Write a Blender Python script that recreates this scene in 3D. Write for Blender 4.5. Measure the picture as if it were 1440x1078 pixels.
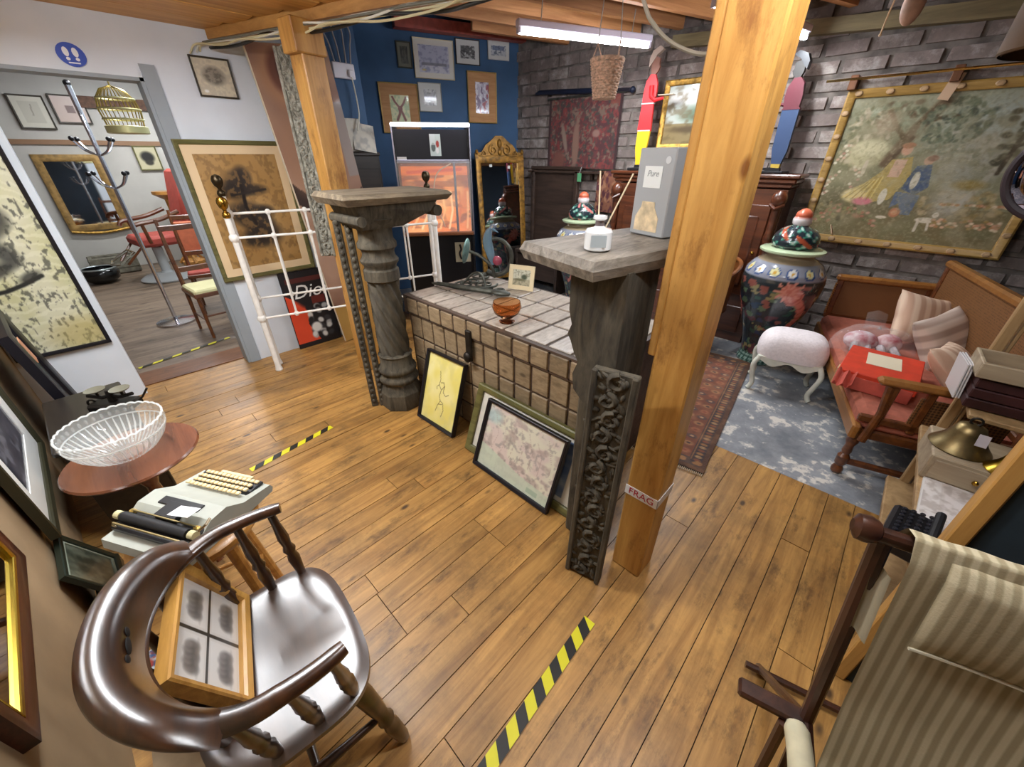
import bpy, bmesh, math, random
import numpy as np
from mathutils import Matrix, Vector
R = math.radians
PI = math.pi
random.seed(7)
for o in list(bpy.data.objects): bpy.data.objects.remove(o, do_unlink=True)
scene = bpy.context.scene
COL = scene.collection

# ------------------------------------------------------------------ camera
F_PX, PITCH, AZ, CAM_H = 545.0, R(30.4), R(43.8), 1.60
cam_d = bpy.data.cameras.new('camera'); cam = bpy.data.objects.new('camera', cam_d); COL.objects.link(cam)
cam_d.sensor_fit = 'HORIZONTAL'; cam_d.sensor_width = 36.0; cam_d.lens = F_PX * 36.0 / 1440.0
cam_d.clip_start = 0.02; cam_d.clip_end = 60
cam.location = (0, 0, CAM_H); cam.rotation_euler = (PI/2 - PITCH, 0, AZ)
scene.camera = cam
# ------------------------------------------------------------------ world, view
w = bpy.data.worlds.new('world'); scene.world = w; w.use_nodes = True
w.node_tree.nodes['Background'].inputs[0].default_value = (0.75, 0.8, 0.9, 1)
w.node_tree.nodes['Background'].inputs[1].default_value = 0.02
vs = scene.view_settings
vs.view_transform = 'Standard'; vs.look = 'None'; vs.exposure = 0.18; vs.gamma = 1.0; vs.use_curve_mapping = False
# ------------------------------------------------------------------ lights (the fluorescent battens of the place, and one added over the deck chair)
def area(name, loc, sx, sy, power, rotz=0, color=(0.93, 0.97, 1.0), rot=None):
    d = bpy.data.lights.new(name, 'AREA'); d.shape = 'RECTANGLE'; d.size = sx; d.size_y = sy; d.energy = power; d.color = color
    o = bpy.data.objects.new(name, d); COL.objects.link(o); o.location = loc; o.rotation_euler = rot or (0, 0, rotz); return o
LZ = -0.055
TUBES = [  # centre x, y, z, direction angle, length, power
    (-2.34, 3.30, 2.41, R(66), 1.17, 26),
    (-1.13, 3.55, 2.36, R(80), 1.20, 22),
    (-2.15, 0.15, 2.24, R(15), 1.50, 44),
    (-0.15, 0.95, 2.24, R(66), 1.0, 13),  # added out of view to brighten the rough pillar and deck chair
    (-5.6, 0.9, 2.55, R(0), 1.50, 38),
    (-7.9, 1.2, 2.55, R(90), 1.50, 38)]
for i, (x, y, z, a, l, p) in enumerate(TUBES):
    area('tube_light', (x, y, z + LZ), l, 0.05, p, a)

# ------------------------------------------------------------------ helpers
def lin(c):
    c = np.asarray(c, dtype=float)
    return np.where(c <= 0.04045, c / 12.92, ((c + 0.055) / 1.055) ** 2.4)
def hx(h):
    return tuple(int(h[i:i+2], 16) / 255 for i in (0, 2, 4))
def L4(h):
    c = lin(hx(h) if isinstance(h, str) else h); return (float(c[0]), float(c[1]), float(c[2]), 1.0)

class MB:
    def __init__(s): s.v = []; s.f = []; s.m = Matrix.Identity(4); s.st = []; s.mi = []; s.cur = 0
    def push(s, loc=(0,0,0), rot=(0,0,0), sc=(1,1,1)):
        s.st.append(s.m.copy())
        from mathutils import Euler
        s.m = s.m @ Matrix.LocRotScale(Vector(loc), Euler(rot), Vector(sc)); return s
    def pop(s): s.m = s.st.pop(); return s
    def add(s, vs, fs):
        b = len(s.v); s.v += [tuple(s.m @ Vector(p)) for p in vs]
        s.f += [tuple(b + i for i in f) for f in fs]; s.mi += [s.cur] * len(fs); return s
    def box(s, c, d):
        x, y, z = c; a, b, e = d[0]/2, d[1]/2, d[2]/2
        vs = [(x+i*a, y+j*b, z+k*e) for k in (-1, 1) for j in (-1, 1) for i in (-1, 1)]
        return s.add(vs, [(0,2,3,1),(4,5,7,6),(0,1,5,4),(2,6,7,3),(0,4,6,2),(1,3,7,5)])
    def b2(s, lo, hi):
        return s.box([(lo[i]+hi[i])/2 for i in range(3)], [hi[i]-lo[i] for i in range(3)])
    def hull(s, pts):
        bm = bmesh.new()
        for p in pts: bm.verts.new(p)
        r = bmesh.ops.convex_hull(bm, input=bm.verts[:])
        bad = [e for e in r['geom_interior'] if isinstance(e, bmesh.types.BMVert)]
        if bad: bmesh.ops.delete(bm, geom=bad, context='VERTS')
        bm.normal_update(); bmesh.ops.dissolve_limit(bm, angle_limit=0.01, verts=bm.verts[:], edges=bm.edges[:])
        bm.verts.index_update()
        vs = [tuple(v.co) for v in bm.verts]; fs = [tuple(v.index for v in f.verts) for f in bm.faces]; bm.free()
        return s.add(vs, fs)
    def rbox(s, c, d, r):
        pts = []
        for i in (-1, 1):
            for j in (-1, 1):
                for k in (-1, 1):
                    q = [c[0]+i*d[0]/2, c[1]+j*d[1]/2, c[2]+k*d[2]/2]
                    for ax in range(3):
                        p = list(q)
                        for b in range(3):
                            if b != ax: p[b] -= (i, j, k)[b]*r
                        pts.append(p)
        return s.hull(pts)
    def beam(s, p0, p1, w, h, up=(0,0,1)):
        p0, p1 = Vector(p0), Vector(p1); d = (p1-p0).normalized(); u = Vector(up)
        sd = d.cross(u); sd = sd.normalized() if sd.length > 1e-5 else Vector((1,0,0)); u = sd.cross(d)
        vs = []
        for p in (p0, p1):
            for a, b in ((-1,-1),(1,-1),(1,1),(-1,1)): vs.append(p + sd*a*w/2 + u*b*h/2)
        return s.add(vs, [(0,1,2,3),(7,6,5,4),(0,4,5,1),(1,5,6,2),(2,6,7,3),(3,7,4,0)])
    def tube(s, path, r, seg=8, cap=True, closed=False):
        P = [Vector(p) for p in path]; n = len(P)
        rs = r if isinstance(r, (list, tuple)) else [r]*n
        T = []
        for i in range(n):
            if closed: t = P[(i+1) % n] - P[i-1]
            else: t = P[min(i+1, n-1)] - P[max(i-1, 0)]
            T.append(t.normalized() if t.length > 1e-9 else Vector((0,0,1)))
        a = Vector((0,0,1)) if abs(T[0].z) < .9 else Vector((1,0,0))
        u = T[0].cross(a).normalized(); vs = []
        for i in range(n):
            u = (u - T[i]*u.dot(T[i])); u = u.normalized() if u.length > 1e-6 else T[i].orthogonal().normalized()
            w2 = T[i].cross(u)
            for k in range(seg):
                an = 2*PI*k/seg; vs.append(P[i] + (u*math.cos(an) + w2*math.sin(an))*rs[i])
        fs = []
        for i in range(n if closed else n-1):
            j = (i+1) % n
            for k in range(seg):
                k2 = (k+1) % seg; fs.append((i*seg+k, i*seg+k2, j*seg+k2, j*seg+k))
        if cap and not closed:
            fs.append(tuple(range(seg-1, -1, -1))); fs.append(tuple((n-1)*seg+k for k in range(seg)))
        return s.add(vs, fs)
    def lathe(s, prof, seg=24, sx=1, sy=1, cap=True):
        vs = []; n = len(prof)
        for r, z in prof:
            for k in range(seg):
                a = 2*PI*k/seg; vs.append((r*sx*math.cos(a), r*sy*math.sin(a), z))
        fs = [(i*seg+k, i*seg+(k+1) % seg, (i+1)*seg+(k+1) % seg, (i+1)*seg+k) for i in range(n-1) for k in range(seg)]
        if cap:
            if prof[0][0] > 1e-5: fs.append(tuple(range(seg-1, -1, -1)))
            if prof[-1][0] > 1e-5: fs.append(tuple((n-1)*seg+k for k in range(seg)))
        return s.add(vs, fs)
    def ball(s, c, r, seg=12, rings=8):
        if not isinstance(r, (tuple, list)): r = (r, r, r)
        s.push(c, (0,0,0), r)
        s.lathe([(max(1e-6, math.sin(PI*i/rings)), -math.cos(PI*i/rings)) for i in range(rings+1)], seg, cap=False)
        return s.pop()
    def prism(s, poly, z0, z1):
        n = len(poly)
        vs = [(x, y, z0) for x, y in poly] + [(x, y, z1) for x, y in poly]
        return s.add(vs, [tuple(range(n-1, -1, -1)), tuple(range(n, 2*n))] + [(i, (i+1) % n, n+(i+1) % n, n+i) for i in range(n)])
    def grid(s, fn, nu, nv, wrap=False):
        vs = [fn(i/(nu if wrap else nu-1), j/(nv-1)) for j in range(nv) for i in range(nu)]
        fs = [(j*nu+i, j*nu+(i+1) % nu, (j+1)*nu+(i+1) % nu, (j+1)*nu+i) for j in range(nv-1) for i in range(nu if wrap else nu-1)]
        return s.add(vs, fs)
    def build(s, name, mats, parent=None, smooth=30, loc=None, rot=None, sc=None):
        me = bpy.data.meshes.new(name); me.from_pydata(s.v, [], s.f); me.update()
        bm = bmesh.new(); bm.from_mesh(me); bmesh.ops.recalc_face_normals(bm, faces=bm.faces[:]); bm.to_mesh(me); bm.free()
        if not isinstance(mats, (list, tuple)): mats = [mats]
        for m in mats: me.materials.append(m)
        if len(mats) > 1:
            for p, i in zip(me.polygons, s.mi): p.material_index = i
        if smooth:
            me.polygons.foreach_set('use_smooth', [True]*len(me.polygons)); me.set_sharp_from_angle(angle=R(smooth))
        o = bpy.data.objects.new(name, me); COL.objects.link(o); o.parent = parent
        if loc: o.location = loc
        if rot: o.rotation_euler = rot
        if sc: o.scale = sc
        return o

def tag(o, label=None, cat=None, group=None, kind=None):
    for k, v in (('label', label), ('category', cat), ('group', group), ('kind', kind)):
        if v: o[k] = v
    return o
def thing(name, label, cat, loc=(0,0,0), rot=(0,0,0), group=None):
    o = bpy.data.objects.new(name, None); COL.objects.link(o); o.empty_display_size = .1
    o.location = loc; o.rotation_euler = rot; return tag(o, label, cat, group)
def link_copy(o, parent, loc, rot=(0,0,0), sc=(1,1,1)):
    c = o.copy(); COL.objects.link(c); c.parent = parent; c.location = loc; c.rotation_euler = rot; c.scale = sc; return c

# ------------------------------------------------------------------ materials
MATS = {}
def base_mat(name):
    m = bpy.data.materials.new(name); m.use_nodes = True
    nt = m.node_tree; b = nt.nodes['Principled BSDF']; return m, nt, b
def N(nt, t, **kw):
    n = nt.nodes.new(t)
    for k, v in kw.items(): setattr(n, k, v)
    return n
def plain(name, c, rough=.5, metal=0, coat=0, var=0.0, vscale=20, bump=0, c2=None, spec=.5, trans=0, emit=0, alpha=1, ior=1.45, rnd=0):
    if name in MATS: return MATS[name]
    m, nt, b = base_mat(name)
    b.inputs['Base Color'].default_value = L4(c); b.inputs['Roughness'].default_value = rough; b.inputs['Metallic'].default_value = metal
    b.inputs['Coat Weight'].default_value = coat; b.inputs['Specular IOR Level'].default_value = spec; b.inputs['IOR'].default_value = ior
    b.inputs['Transmission Weight'].default_value = trans; b.inputs['Alpha'].default_value = alpha
    if emit: b.inputs['Emission Color'].default_value = L4(c); b.inputs['Emission Strength'].default_value = emit
    if var or c2 or bump or rnd:
        tc = N(nt, 'ShaderNodeTexCoord'); no = N(nt, 'ShaderNodeTexNoise'); no.inputs['Scale'].default_value = vscale; no.inputs['Detail'].default_value = 6
        nt.links.new(tc.outputs['Object'], no.inputs['Vector'])
        if var or c2:
            cr = N(nt, 'ShaderNodeValToRGB'); nt.links.new(no.outputs['Fac'], cr.inputs[0])
            a = np.array(hx(c) if isinstance(c, str) else c)
            lo = a*(1-var) if not c2 else a; hi = np.minimum(a*(1+var), 1) if not c2 else np.array(hx(c2) if isinstance(c2, str) else c2)
            cr.color_ramp.elements[0].color = L4(lo); cr.color_ramp.elements[1].color = L4(hi)
            cr.color_ramp.elements[0].position = .33; cr.color_ramp.elements[1].position = .67
            nt.links.new(cr.outputs[0], b.inputs['Base Color'])
            if rnd:
                oi = N(nt, 'ShaderNodeObjectInfo'); hs = N(nt, 'ShaderNodeHueSaturation'); mr = N(nt, 'ShaderNodeMapRange')
                mr.inputs[3].default_value = 1-rnd; mr.inputs[4].default_value = 1+rnd
                nt.links.new(oi.outputs['Random'], mr.inputs[0]); nt.links.new(mr.outputs[0], hs.inputs['Value'])
                nt.links.new(cr.outputs[0], hs.inputs['Color']); nt.links.new(hs.outputs[0], b.inputs['Base Color'])
        if bump:
            bp = N(nt, 'ShaderNodeBump'); bp.inputs['Strength'].default_value = bump; bp.inputs['Distance'].default_value = .01
            nt.links.new(no.outputs['Fac'], bp.inputs['Height']); nt.links.new(bp.outputs[0], b.inputs['Normal'])
    MATS[name] = m; return m
def wood(name, c1, c2, axis=0, scale=6, rough=.45, coat=0, rnd=.15, stretch=10, dark=None, bump=.15, coat_r=.25, coat_ior=1.5, dirt=None):
    """grain stretched along the object's axis; colour shifts a little per object"""
    if name in MATS: return MATS[name]
    m, nt, b = base_mat(name)
    tc = N(nt, 'ShaderNodeTexCoord'); mp = N(nt, 'ShaderNodeMapping'); oi = N(nt, 'ShaderNodeObjectInfo')
    sc = [scale]*3; sc[axis] = scale/stretch; mp.inputs['Scale'].default_value = sc
    cm = N(nt, 'ShaderNodeCombineXYZ'); ml = N(nt, 'ShaderNodeMath', operation='MULTIPLY'); ml.inputs[1].default_value = 37.0
    nt.links.new(oi.outputs['Random'], ml.inputs[0])
    for i in range(3): nt.links.new(ml.outputs[0], cm.inputs[i])
    nt.links.new(cm.outputs[0], mp.inputs['Location']); nt.links.new(tc.outputs['Object'], mp.inputs['Vector'])
    n1 = N(nt, 'ShaderNodeTexNoise'); n1.inputs['Scale'].default_value = 3; n1.inputs['Detail'].default_value = 8; n1.inputs['Roughness'].default_value = .65; n1.inputs['Distortion'].default_value = .6
    nt.links.new(mp.outputs[0], n1.inputs['Vector'])
    cr = N(nt, 'ShaderNodeValToRGB'); cr.color_ramp.elements[0].color = L4(c1); cr.color_ramp.elements[1].color = L4(c2)
    cr.color_ramp.elements[0].position = .32; cr.color_ramp.elements[1].position = .68
    nt.links.new(n1.outputs['Fac'], cr.inputs[0]); last = cr.outputs[0]
    if dark:   # knots, stains and scuffs of the board
        n2 = N(nt, 'ShaderNodeTexNoise'); n2.inputs['Scale'].default_value = 3.4; n2.inputs['Detail'].default_value = 8; n2.inputs['Roughness'].default_value = .75
        m2 = N(nt, 'ShaderNodeMapping'); s2 = [3.0]*3; s2[axis] = 1.1; m2.inputs['Scale'].default_value = s2
        nt.links.new(tc.outputs['Object'], m2.inputs['Vector']); nt.links.new(cm.outputs[0], m2.inputs['Location']); nt.links.new(m2.outputs[0], n2.inputs['Vector'])
        r2 = N(nt, 'ShaderNodeValToRGB'); r2.color_ramp.elements[0].position = .53; r2.color_ramp.elements[1].position = .68
        r2.color_ramp.elements[0].color = (0,0,0,1); r2.color_ramp.elements[1].color = (.8,.8,.8,1)
        nt.links.new(n2.outputs['Fac'], r2.inputs[0])
        vo = N(nt, 'ShaderNodeTexVoronoi'); vo.inputs['Scale'].default_value = 4.5
        m3 = N(nt, 'ShaderNodeMapping'); s3 = [1.6]*3; s3[axis] = .8; m3.inputs['Scale'].default_value = s3
        nt.links.new(tc.outputs['Object'], m3.inputs['Vector']); nt.links.new(cm.outputs[0], m3.inputs['Location']); nt.links.new(m3.outputs[0], vo.inputs['Vector'])
        r3 = N(nt, 'ShaderNodeValToRGB'); r3.color_ramp.elements[0].position = .05; r3.color_ramp.elements[1].position = .12
        r3.color_ramp.elements[0].color = (1,1,1,1); r3.color_ramp.elements[1].color = (0,0,0,1); nt.links.new(vo.outputs['Distance'], r3.inputs[0])
        mx0 = N(nt, 'ShaderNodeMath', operation='MAXIMUM'); nt.links.new(r2.outputs[0], mx0.inputs[0]); nt.links.new(r3.outputs[0], mx0.inputs[1])
        mx = N(nt, 'ShaderNodeMixRGB'); nt.links.new(mx0.outputs[0], mx.inputs[0]); nt.links.new(last, mx.inputs[1]); mx.inputs[2].default_value = L4(dark); last = mx.outputs[0]
    if dirt:   # ground-in dirt and wear running across neighbouring boards
        ge = N(nt, 'ShaderNodeNewGeometry'); n4 = N(nt, 'ShaderNodeTexNoise'); n4.inputs['Scale'].default_value = 2.6; n4.inputs['Detail'].default_value = 9; n4.inputs['Roughness'].default_value = .72
        nt.links.new(ge.outputs['Position'], n4.inputs['Vector']); r4 = N(nt, 'ShaderNodeValToRGB'); r4.color_ramp.elements[0].position = .46; r4.color_ramp.elements[1].position = .72
        r4.color_ramp.elements[0].color = (0,0,0,1); r4.color_ramp.elements[1].color = (.75,.75,.75,1); nt.links.new(n4.outputs['Fac'], r4.inputs[0])
        mx4 = N(nt, 'ShaderNodeMixRGB'); nt.links.new(r4.outputs[0], mx4.inputs[0]); nt.links.new(last, mx4.inputs[1]); mx4.inputs[2].default_value = L4(dirt); last = mx4.outputs[0]
    hs = N(nt, 'ShaderNodeHueSaturation'); mr = N(nt, 'ShaderNodeMapRange'); mr.inputs[3].default_value = 1-rnd; mr.inputs[4].default_value = 1+rnd
    nt.links.new(oi.outputs['Random'], mr.inputs[0]); nt.links.new(mr.outputs[0], hs.inputs['Value']); nt.links.new(last, hs.inputs['Color'])
    nt.links.new(hs.outputs[0], b.inputs['Base Color'])
    b.inputs['Coat IOR'].default_value = coat_ior
    b.inputs['Roughness'].default_value = rough; b.inputs['Coat Weight'].default_value = coat; b.inputs['Coat Roughness'].default_value = coat_r
    bp = N(nt, 'ShaderNodeBump'); bp.inputs['Strength'].default_value = bump; bp.inputs['Distance'].default_value = .004
    nt.links.new(n1.outputs['Fac'], bp.inputs['Height']); nt.links.new(bp.outputs[0], b.inputs['Normal'])
    MATS[name] = m; return m
def colattr(name, rough=.6, coat=0, bump=0, metal=0):
    if name in MATS: return MATS[name]
    m, nt, b = base_mat(name)
    a = N(nt, 'ShaderNodeAttribute'); a.attribute_name = 'Col'; nt.links.new(a.outputs['Color'], b.inputs['Base Color'])
    b.inputs['Roughness'].default_value = rough; b.inputs['Coat Weight'].default_value = coat; b.inputs['Coat Roughness'].default_value = .06; b.inputs['Metallic'].default_value = metal
    if bump:
        no = N(nt, 'ShaderNodeTexNoise'); no.inputs['Scale'].default_value = 90; tc = N(nt, 'ShaderNodeTexCoord'); nt.links.new(tc.outputs['Object'], no.inputs['Vector'])
        bp = N(nt, 'ShaderNodeBump'); bp.inputs['Strength'].default_value = bump; bp.inputs['Distance'].default_value = .004
        nt.links.new(no.outputs['Fac'], bp.inputs['Height']); nt.links.new(bp.outputs[0], b.inputs['Normal'])
    MATS[name] = m; return m
# ------------------------------------------------------------------ flat prints: colours laid on a fine grid
class Canvas:
    def __init__(s, nx, ny, c='ffffff', seed=1, aspect=None):
        s.nx, s.ny = nx, ny; s.rng = np.random.default_rng(seed); s.asp = aspect or nx/ny
        s.u, s.v = np.meshgrid(np.linspace(0, 1, nx), np.linspace(0, 1, ny)); s.a = np.ones((ny, nx, 3))*np.array(hx(c))
    def noise(s, sx, sy=None, octv=3):
        sy = sy or sx; out = np.zeros((s.ny, s.nx)); amp = 1; tot = 0
        for o in range(octv):
            gx, gy = int(sx*2**o)+2, int(sy*2**o)+2; g = s.rng.random((gy+1, gx+1))
            x = s.u*(gx-1); y = s.v*(gy-1); xi = x.astype(int); yi = y.astype(int); fx = x-xi; fy = y-yi
            fx = fx*fx*(3-2*fx); fy = fy*fy*(3-2*fy)
            out += amp*((g[yi, xi]*(1-fx)+g[yi, xi+1]*fx)*(1-fy)+(g[yi+1, xi]*(1-fx)+g[yi+1, xi+1]*fx)*fy); tot += amp; amp *= .55
        return out/tot
    def mix(s, mask, c):
        mask = np.clip(mask, 0, 1)[..., None]; s.a = s.a*(1-mask)+np.array(hx(c) if isinstance(c, str) else c)*mask; return s
    def speck(s, sx, sy, lo, hi, c, k=1.0, octv=3):
        n = s.noise(sx, sy, octv); return s.mix(np.clip((n-lo)/(hi-lo), 0, 1)*k, c)
    def ell(s, cx, cy, rx, ry, c, rot=0, soft=.15, k=1.0):
        x = (s.u-cx)*s.asp; y = s.v-cy; ca, sa = math.cos(rot), math.sin(rot)
        d = np.sqrt(((x*ca+y*sa)/(rx*s.asp))**2+((-x*sa+y*ca)/ry)**2); return s.mix(np.clip((1-d)/soft+.5, 0, 1)*k, c)
    def rect(s, x0, y0, x1, y1, c, k=1.0):
        return s.mix(((s.u >= x0) & (s.u <= x1) & (s.v >= y0) & (s.v <= y1))*k, c)
    def line(s, pts, wd, c, k=1.0):
        d = np.full((s.ny, s.nx), 9.0)
        for (x0, y0), (x1, y1) in zip(pts[:-1], pts[1:]):
            ax, ay = x0*s.asp, y0; bx, by = x1*s.asp, y1; px, py = s.u*s.asp-ax, s.v-ay; dx, dy = bx-ax, by-ay
            t = np.clip((px*dx+py*dy)/(dx*dx+dy*dy+1e-9), 0, 1); d = np.minimum(d, np.hypot(px-t*dx, py-t*dy))
        return s.mix(np.clip((wd-d)/(wd*.5), 0, 1)*k, c)
    def poly(s, pts, c, k=1.0):
        ins = np.zeros((s.ny, s.nx), bool); n = len(pts)
        for i in range(n):
            x0, y0 = pts[i]; x1, y1 = pts[(i+1) % n]
            if y0 == y1: continue
            ins ^= ((s.v < y0) != (s.v < y1)) & (s.u < (x1-x0)*(s.v-y0)/(y1-y0)+x0)
        return s.mix(ins*k, c)
    def colors(s):
        c = lin(np.clip(s.a, 0, 1)).reshape(-1, 3); return np.concatenate([c, np.ones((len(c), 1))], 1).astype(np.float32).ravel()
def print_mesh(cv, w_, h_, y=0, z0=0, x0=None, bulge=None):
    """a picture sheet: width along x, height along z, facing -y"""
    x0 = -w_/2 if x0 is None else x0
    nx, ny = cv.nx, cv.ny
    vs = np.stack([x0+cv.u*w_, np.full(cv.u.shape, y) if bulge is None else y+bulge(cv.u, cv.v), z0+cv.v*h_], -1).reshape(-1, 3)
    i = np.arange((ny-1)*nx).reshape(ny-1, nx)[:, :-1].ravel(); fs = np.stack([i, i+1, i+nx+1, i+nx], 1)
    me = bpy.data.meshes.new('print'); me.from_pydata(vs.tolist(), [], fs.tolist())
    at = me.color_attributes.new('Col', 'FLOAT_COLOR', 'POINT'); at.data.foreach_set('color', cv.colors()); me.update(); return me
def put_print(name, cv, w_, h_, mat, parent=None, y=0, z0=0, bulge=None):
    me = print_mesh(cv, w_, h_, y, z0, None, bulge); me.materials.append(mat)
    if bulge: me.polygons.foreach_set('use_smooth', [True]*len(me.polygons))
    o = bpy.data.objects.new(name, me); COL.objects.link(o); o.parent = parent; return o
def paint_mesh(o, fn):
    """per-vertex glaze colours from a function of the vertex position"""
    me = o.data; n = len(me.vertices); co = np.empty(n*3); me.vertices.foreach_get('co', co); co = co.reshape(-1, 3)
    c = lin(np.clip(fn(co), 0, 1)); at = me.color_attributes.new('Col', 'FLOAT_COLOR', 'POINT')
    at.data.foreach_set('color', np.concatenate([c, np.ones((n, 1))], 1).astype(np.float32).ravel())
def mould(mb, w_, h_, b, d, prof=None):
    """mitred picture frame moulding; origin bottom centre, front towards -y. prof: (inset, y) outline from outside to inside"""
    prof = prof or [(0, d*.5), (0, -d*.4), (b*.2, -d*.5), (b*.8, -d*.35), (b, -d*.15), (b, d*.5)]
    n = len(prof); vs = []
    for cx, cz, sx, sz in ((-w_/2, 0, 1, 1), (w_/2, 0, -1, 1), (w_/2, h_, -1, -1), (-w_/2, h_, 1, -1)):
        for ins, y in prof: vs.append((cx+sx*ins, y, cz+sz*ins))
    fs = []
    for c in range(4):
        e = (c+1) % 4
        for i in range(n): fs.append((c*n+i, e*n+i, e*n+(i+1) % n, c*n+(i+1) % n))
    return mb.add(vs, fs)
def picture(name, label, cat, loc, rotz, w_, h_, b, d, fmat, cv, mount=0, mount_mat=None, tilt=0, roll=0, pmat=None, prof=None, group=None, backing=True):
    t = thing(name, label, cat, loc, (tilt, roll, rotz), group)
    mould(MB(), w_, h_, b, d, prof).build('frame', fmat, t)
    iw, ih = w_-2*b, h_-2*b
    if mount:
        mould(MB(), iw+.004, ih+.004, mount, .006, [(0, .002), (0, -.002), (mount, -.002), (mount, .002)]).build('mount', mount_mat, t, loc=(0, d*.12, b-.002))
    pw, ph = iw-2*mount, ih-2*mount
    put_print('print', cv, pw+.004, ph+.004, pmat or colattr('print_glazed', .35, .5), t, d*.2, b+mount-.002)
    if backing: MB().box((0, d*.4, h_/2), (w_-.01, d*.2, h_-.01)).build('backing', plain('hardboard', '6b4f35', .8), t, 0)
    return t
def text_obj(name, body, size, mat, parent, loc, rot, shear=0, extrude=.0006, align='CENTER'):
    c = bpy.data.curves.new(name, 'FONT'); c.body = body; c.size = size; c.align_x = align; c.align_y = 'CENTER'; c.shear = shear; c.extrude = extrude
    c.resolution_u = 3
    t = bpy.data.objects.new('tmp', c); COL.objects.link(t); dg = bpy.context.evaluated_depsgraph_get()
    me = bpy.data.meshes.new_from_object(t.evaluated_get(dg)); bpy.data.objects.remove(t, do_unlink=True); bpy.data.curves.remove(c)
    me.materials.clear(); me.materials.append(mat); me.name = name
    o = bpy.data.objects.new(name, me); COL.objects.link(o); o.parent = parent; o.location = loc; o.rotation_euler = rot; return o
def bez(p0, p1, p2, p3, n=12):
    P = [Vector(p) for p in (p0, p1, p2, p3)]
    return [P[0]*(1-t)**3+P[1]*3*t*(1-t)**2+P[2]*3*t*t*(1-t)+P[3]*t**3 for t in [i/n for i in range(n+1)]]
def spl(pts, n=6):
    """Catmull-Rom through points"""
    P = [Vector(p) for p in pts]; P = [P[0]*2-P[1]]+P+[P[-1]*2-P[-2]]; out = []
    for i in range(1, len(P)-2):
        for k in range(n):
            t = k/n; out.append(.5*((2*P[i])+(P[i+1]-P[i-1])*t+(2*P[i-1]-5*P[i]+4*P[i+1]-P[i+2])*t*t+(3*P[i]-P[i-1]-3*P[i+1]+P[i+2])*t**3))
    out.append(P[-2]); return out
# ================================================================== THE SETTING
plank_m = wood('floor_plank', '8a602e', 'c0914e', axis=1, scale=9, rough=.45, coat=.10, rnd=.13, stretch=14, dark='46301b', bump=.25, dirt='5e4526')
fl_o = MB().b2((-3.99, -.7, -.05), (1.3, 2.31, -.0165)).build('floor', plain('floor_gap', '20160d', .9), smooth=0)
tag(fl_o, 'worn honey coloured floorboards of the shop floor', kind='structure')
PW = 0.1165
x = -.85
cols = []
while x > -3.99: x -= PW
while x < 1.29: cols.append(x); x += PW
for i, x0 in enumerate(cols):
    rng = random.Random(i*13+5)
    patch = abs(x0+PW+.85) < .01 or abs(x0+2*PW+.85) < .01
    cuts = [-.7, .30, .845, 2.31] if patch else [-.7] + sorted(c for c in [rng.uniform(-.2, .9), rng.uniform(1.2, 2.0)] if rng.random() < .4) + [2.31]
    for k, (a, b) in enumerate(zip(cuts[:-1], cuts[1:])):
        g = .0016
        p = MB().b2((-PW/2+g, -(b-a)/2+g, -.016), (PW/2-g, (b-a)/2-g, -rng.uniform(0, .0025))).build('plank', plank_m, fl_o, 0)
        p.location = (min(x0+PW/2, 1.24), (a+b)/2, 0)
def concrete():
    m, nt, b = base_mat('concrete')
    tc = N(nt, 'ShaderNodeTexCoord')
    n1 = N(nt, 'ShaderNodeTexNoise'); n1.inputs['Scale'].default_value = 3.2; n1.inputs['Detail'].default_value = 9; n1.inputs['Roughness'].default_value = .72
    n2 = N(nt, 'ShaderNodeTexNoise'); n2.inputs['Scale'].default_value = 14; n2.inputs['Detail'].default_value = 6; n2.inputs['Roughness'].default_value = .6
    for n in (n1, n2): nt.links.new(tc.outputs['Object'], n.inputs['Vector'])
    r1 = N(nt, 'ShaderNodeValToRGB'); e = r1.color_ramp.elements; e[0].position = .35; e[0].color = L4('70757b'); e[1].position = .6; e[1].color = L4('9a9ca0')
    nt.links.new(n1.outputs['Fac'], r1.inputs[0])
    ad = N(nt, 'ShaderNodeMath', operation='MULTIPLY'); nt.links.new(n1.outputs['Fac'], ad.inputs[0]); nt.links.new(n2.outputs['Fac'], ad.inputs[1])
    r2 = N(nt, 'ShaderNodeValToRGB'); e = r2.color_ramp.elements; e[0].position = .275; e[0].color = (0,0,0,1); e[1].position = .33; e[1].color = (1,1,1,1)
    nt.links.new(ad.outputs[0], r2.inputs[0])
    mx = N(nt, 'ShaderNodeMixRGB'); nt.links.new(r2.outputs[0], mx.inputs[0]); nt.links.new(r1.outputs[0], mx.inputs[1]); mx.inputs[2].default_value = L4('d8d2c8')
    nt.links.new(mx.outputs[0], b.inputs['Base Color']); b.inputs['Roughness'].default_value = .45
    bp = N(nt, 'ShaderNodeBump'); bp.inputs['Strength'].default_value = .3; bp.inputs['Distance'].default_value = .004; nt.links.new(n2.outputs['Fac'], bp.inputs['Height']); nt.links.new(bp.outputs[0], b.inputs['Normal'])
    return m
o = MB().b2((-5.0, 2.31, -.05), (1.3, 4.6, -.002)).build('floor', concrete(), smooth=0)
tag(o, 'grey painted concrete floor with flaking white patches', kind='structure')
o = MB().b2((-9.6, -1.6, -.05), (-4.28, 2.0, -.004)).build('floor', wood('far_floor', '5b4a3a', '8d7a66', axis=1, scale=3, rough=.5, rnd=.02, stretch=9, dark='3c3128'), smooth=0)
tag(o, 'dusty brown floor of the room beyond the doorway', kind='structure')
o = MB().b2((-4.28, -.7, -.05), (-3.99, .75, .006)).build('door_1', wood('threshold_wood', '5e3a22', '8a5a36', axis=1, scale=8, rough=.45, dark='3a2415'), smooth=0)
tag(o, 'dark wooden threshold board in the doorway', kind='structure')

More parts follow.
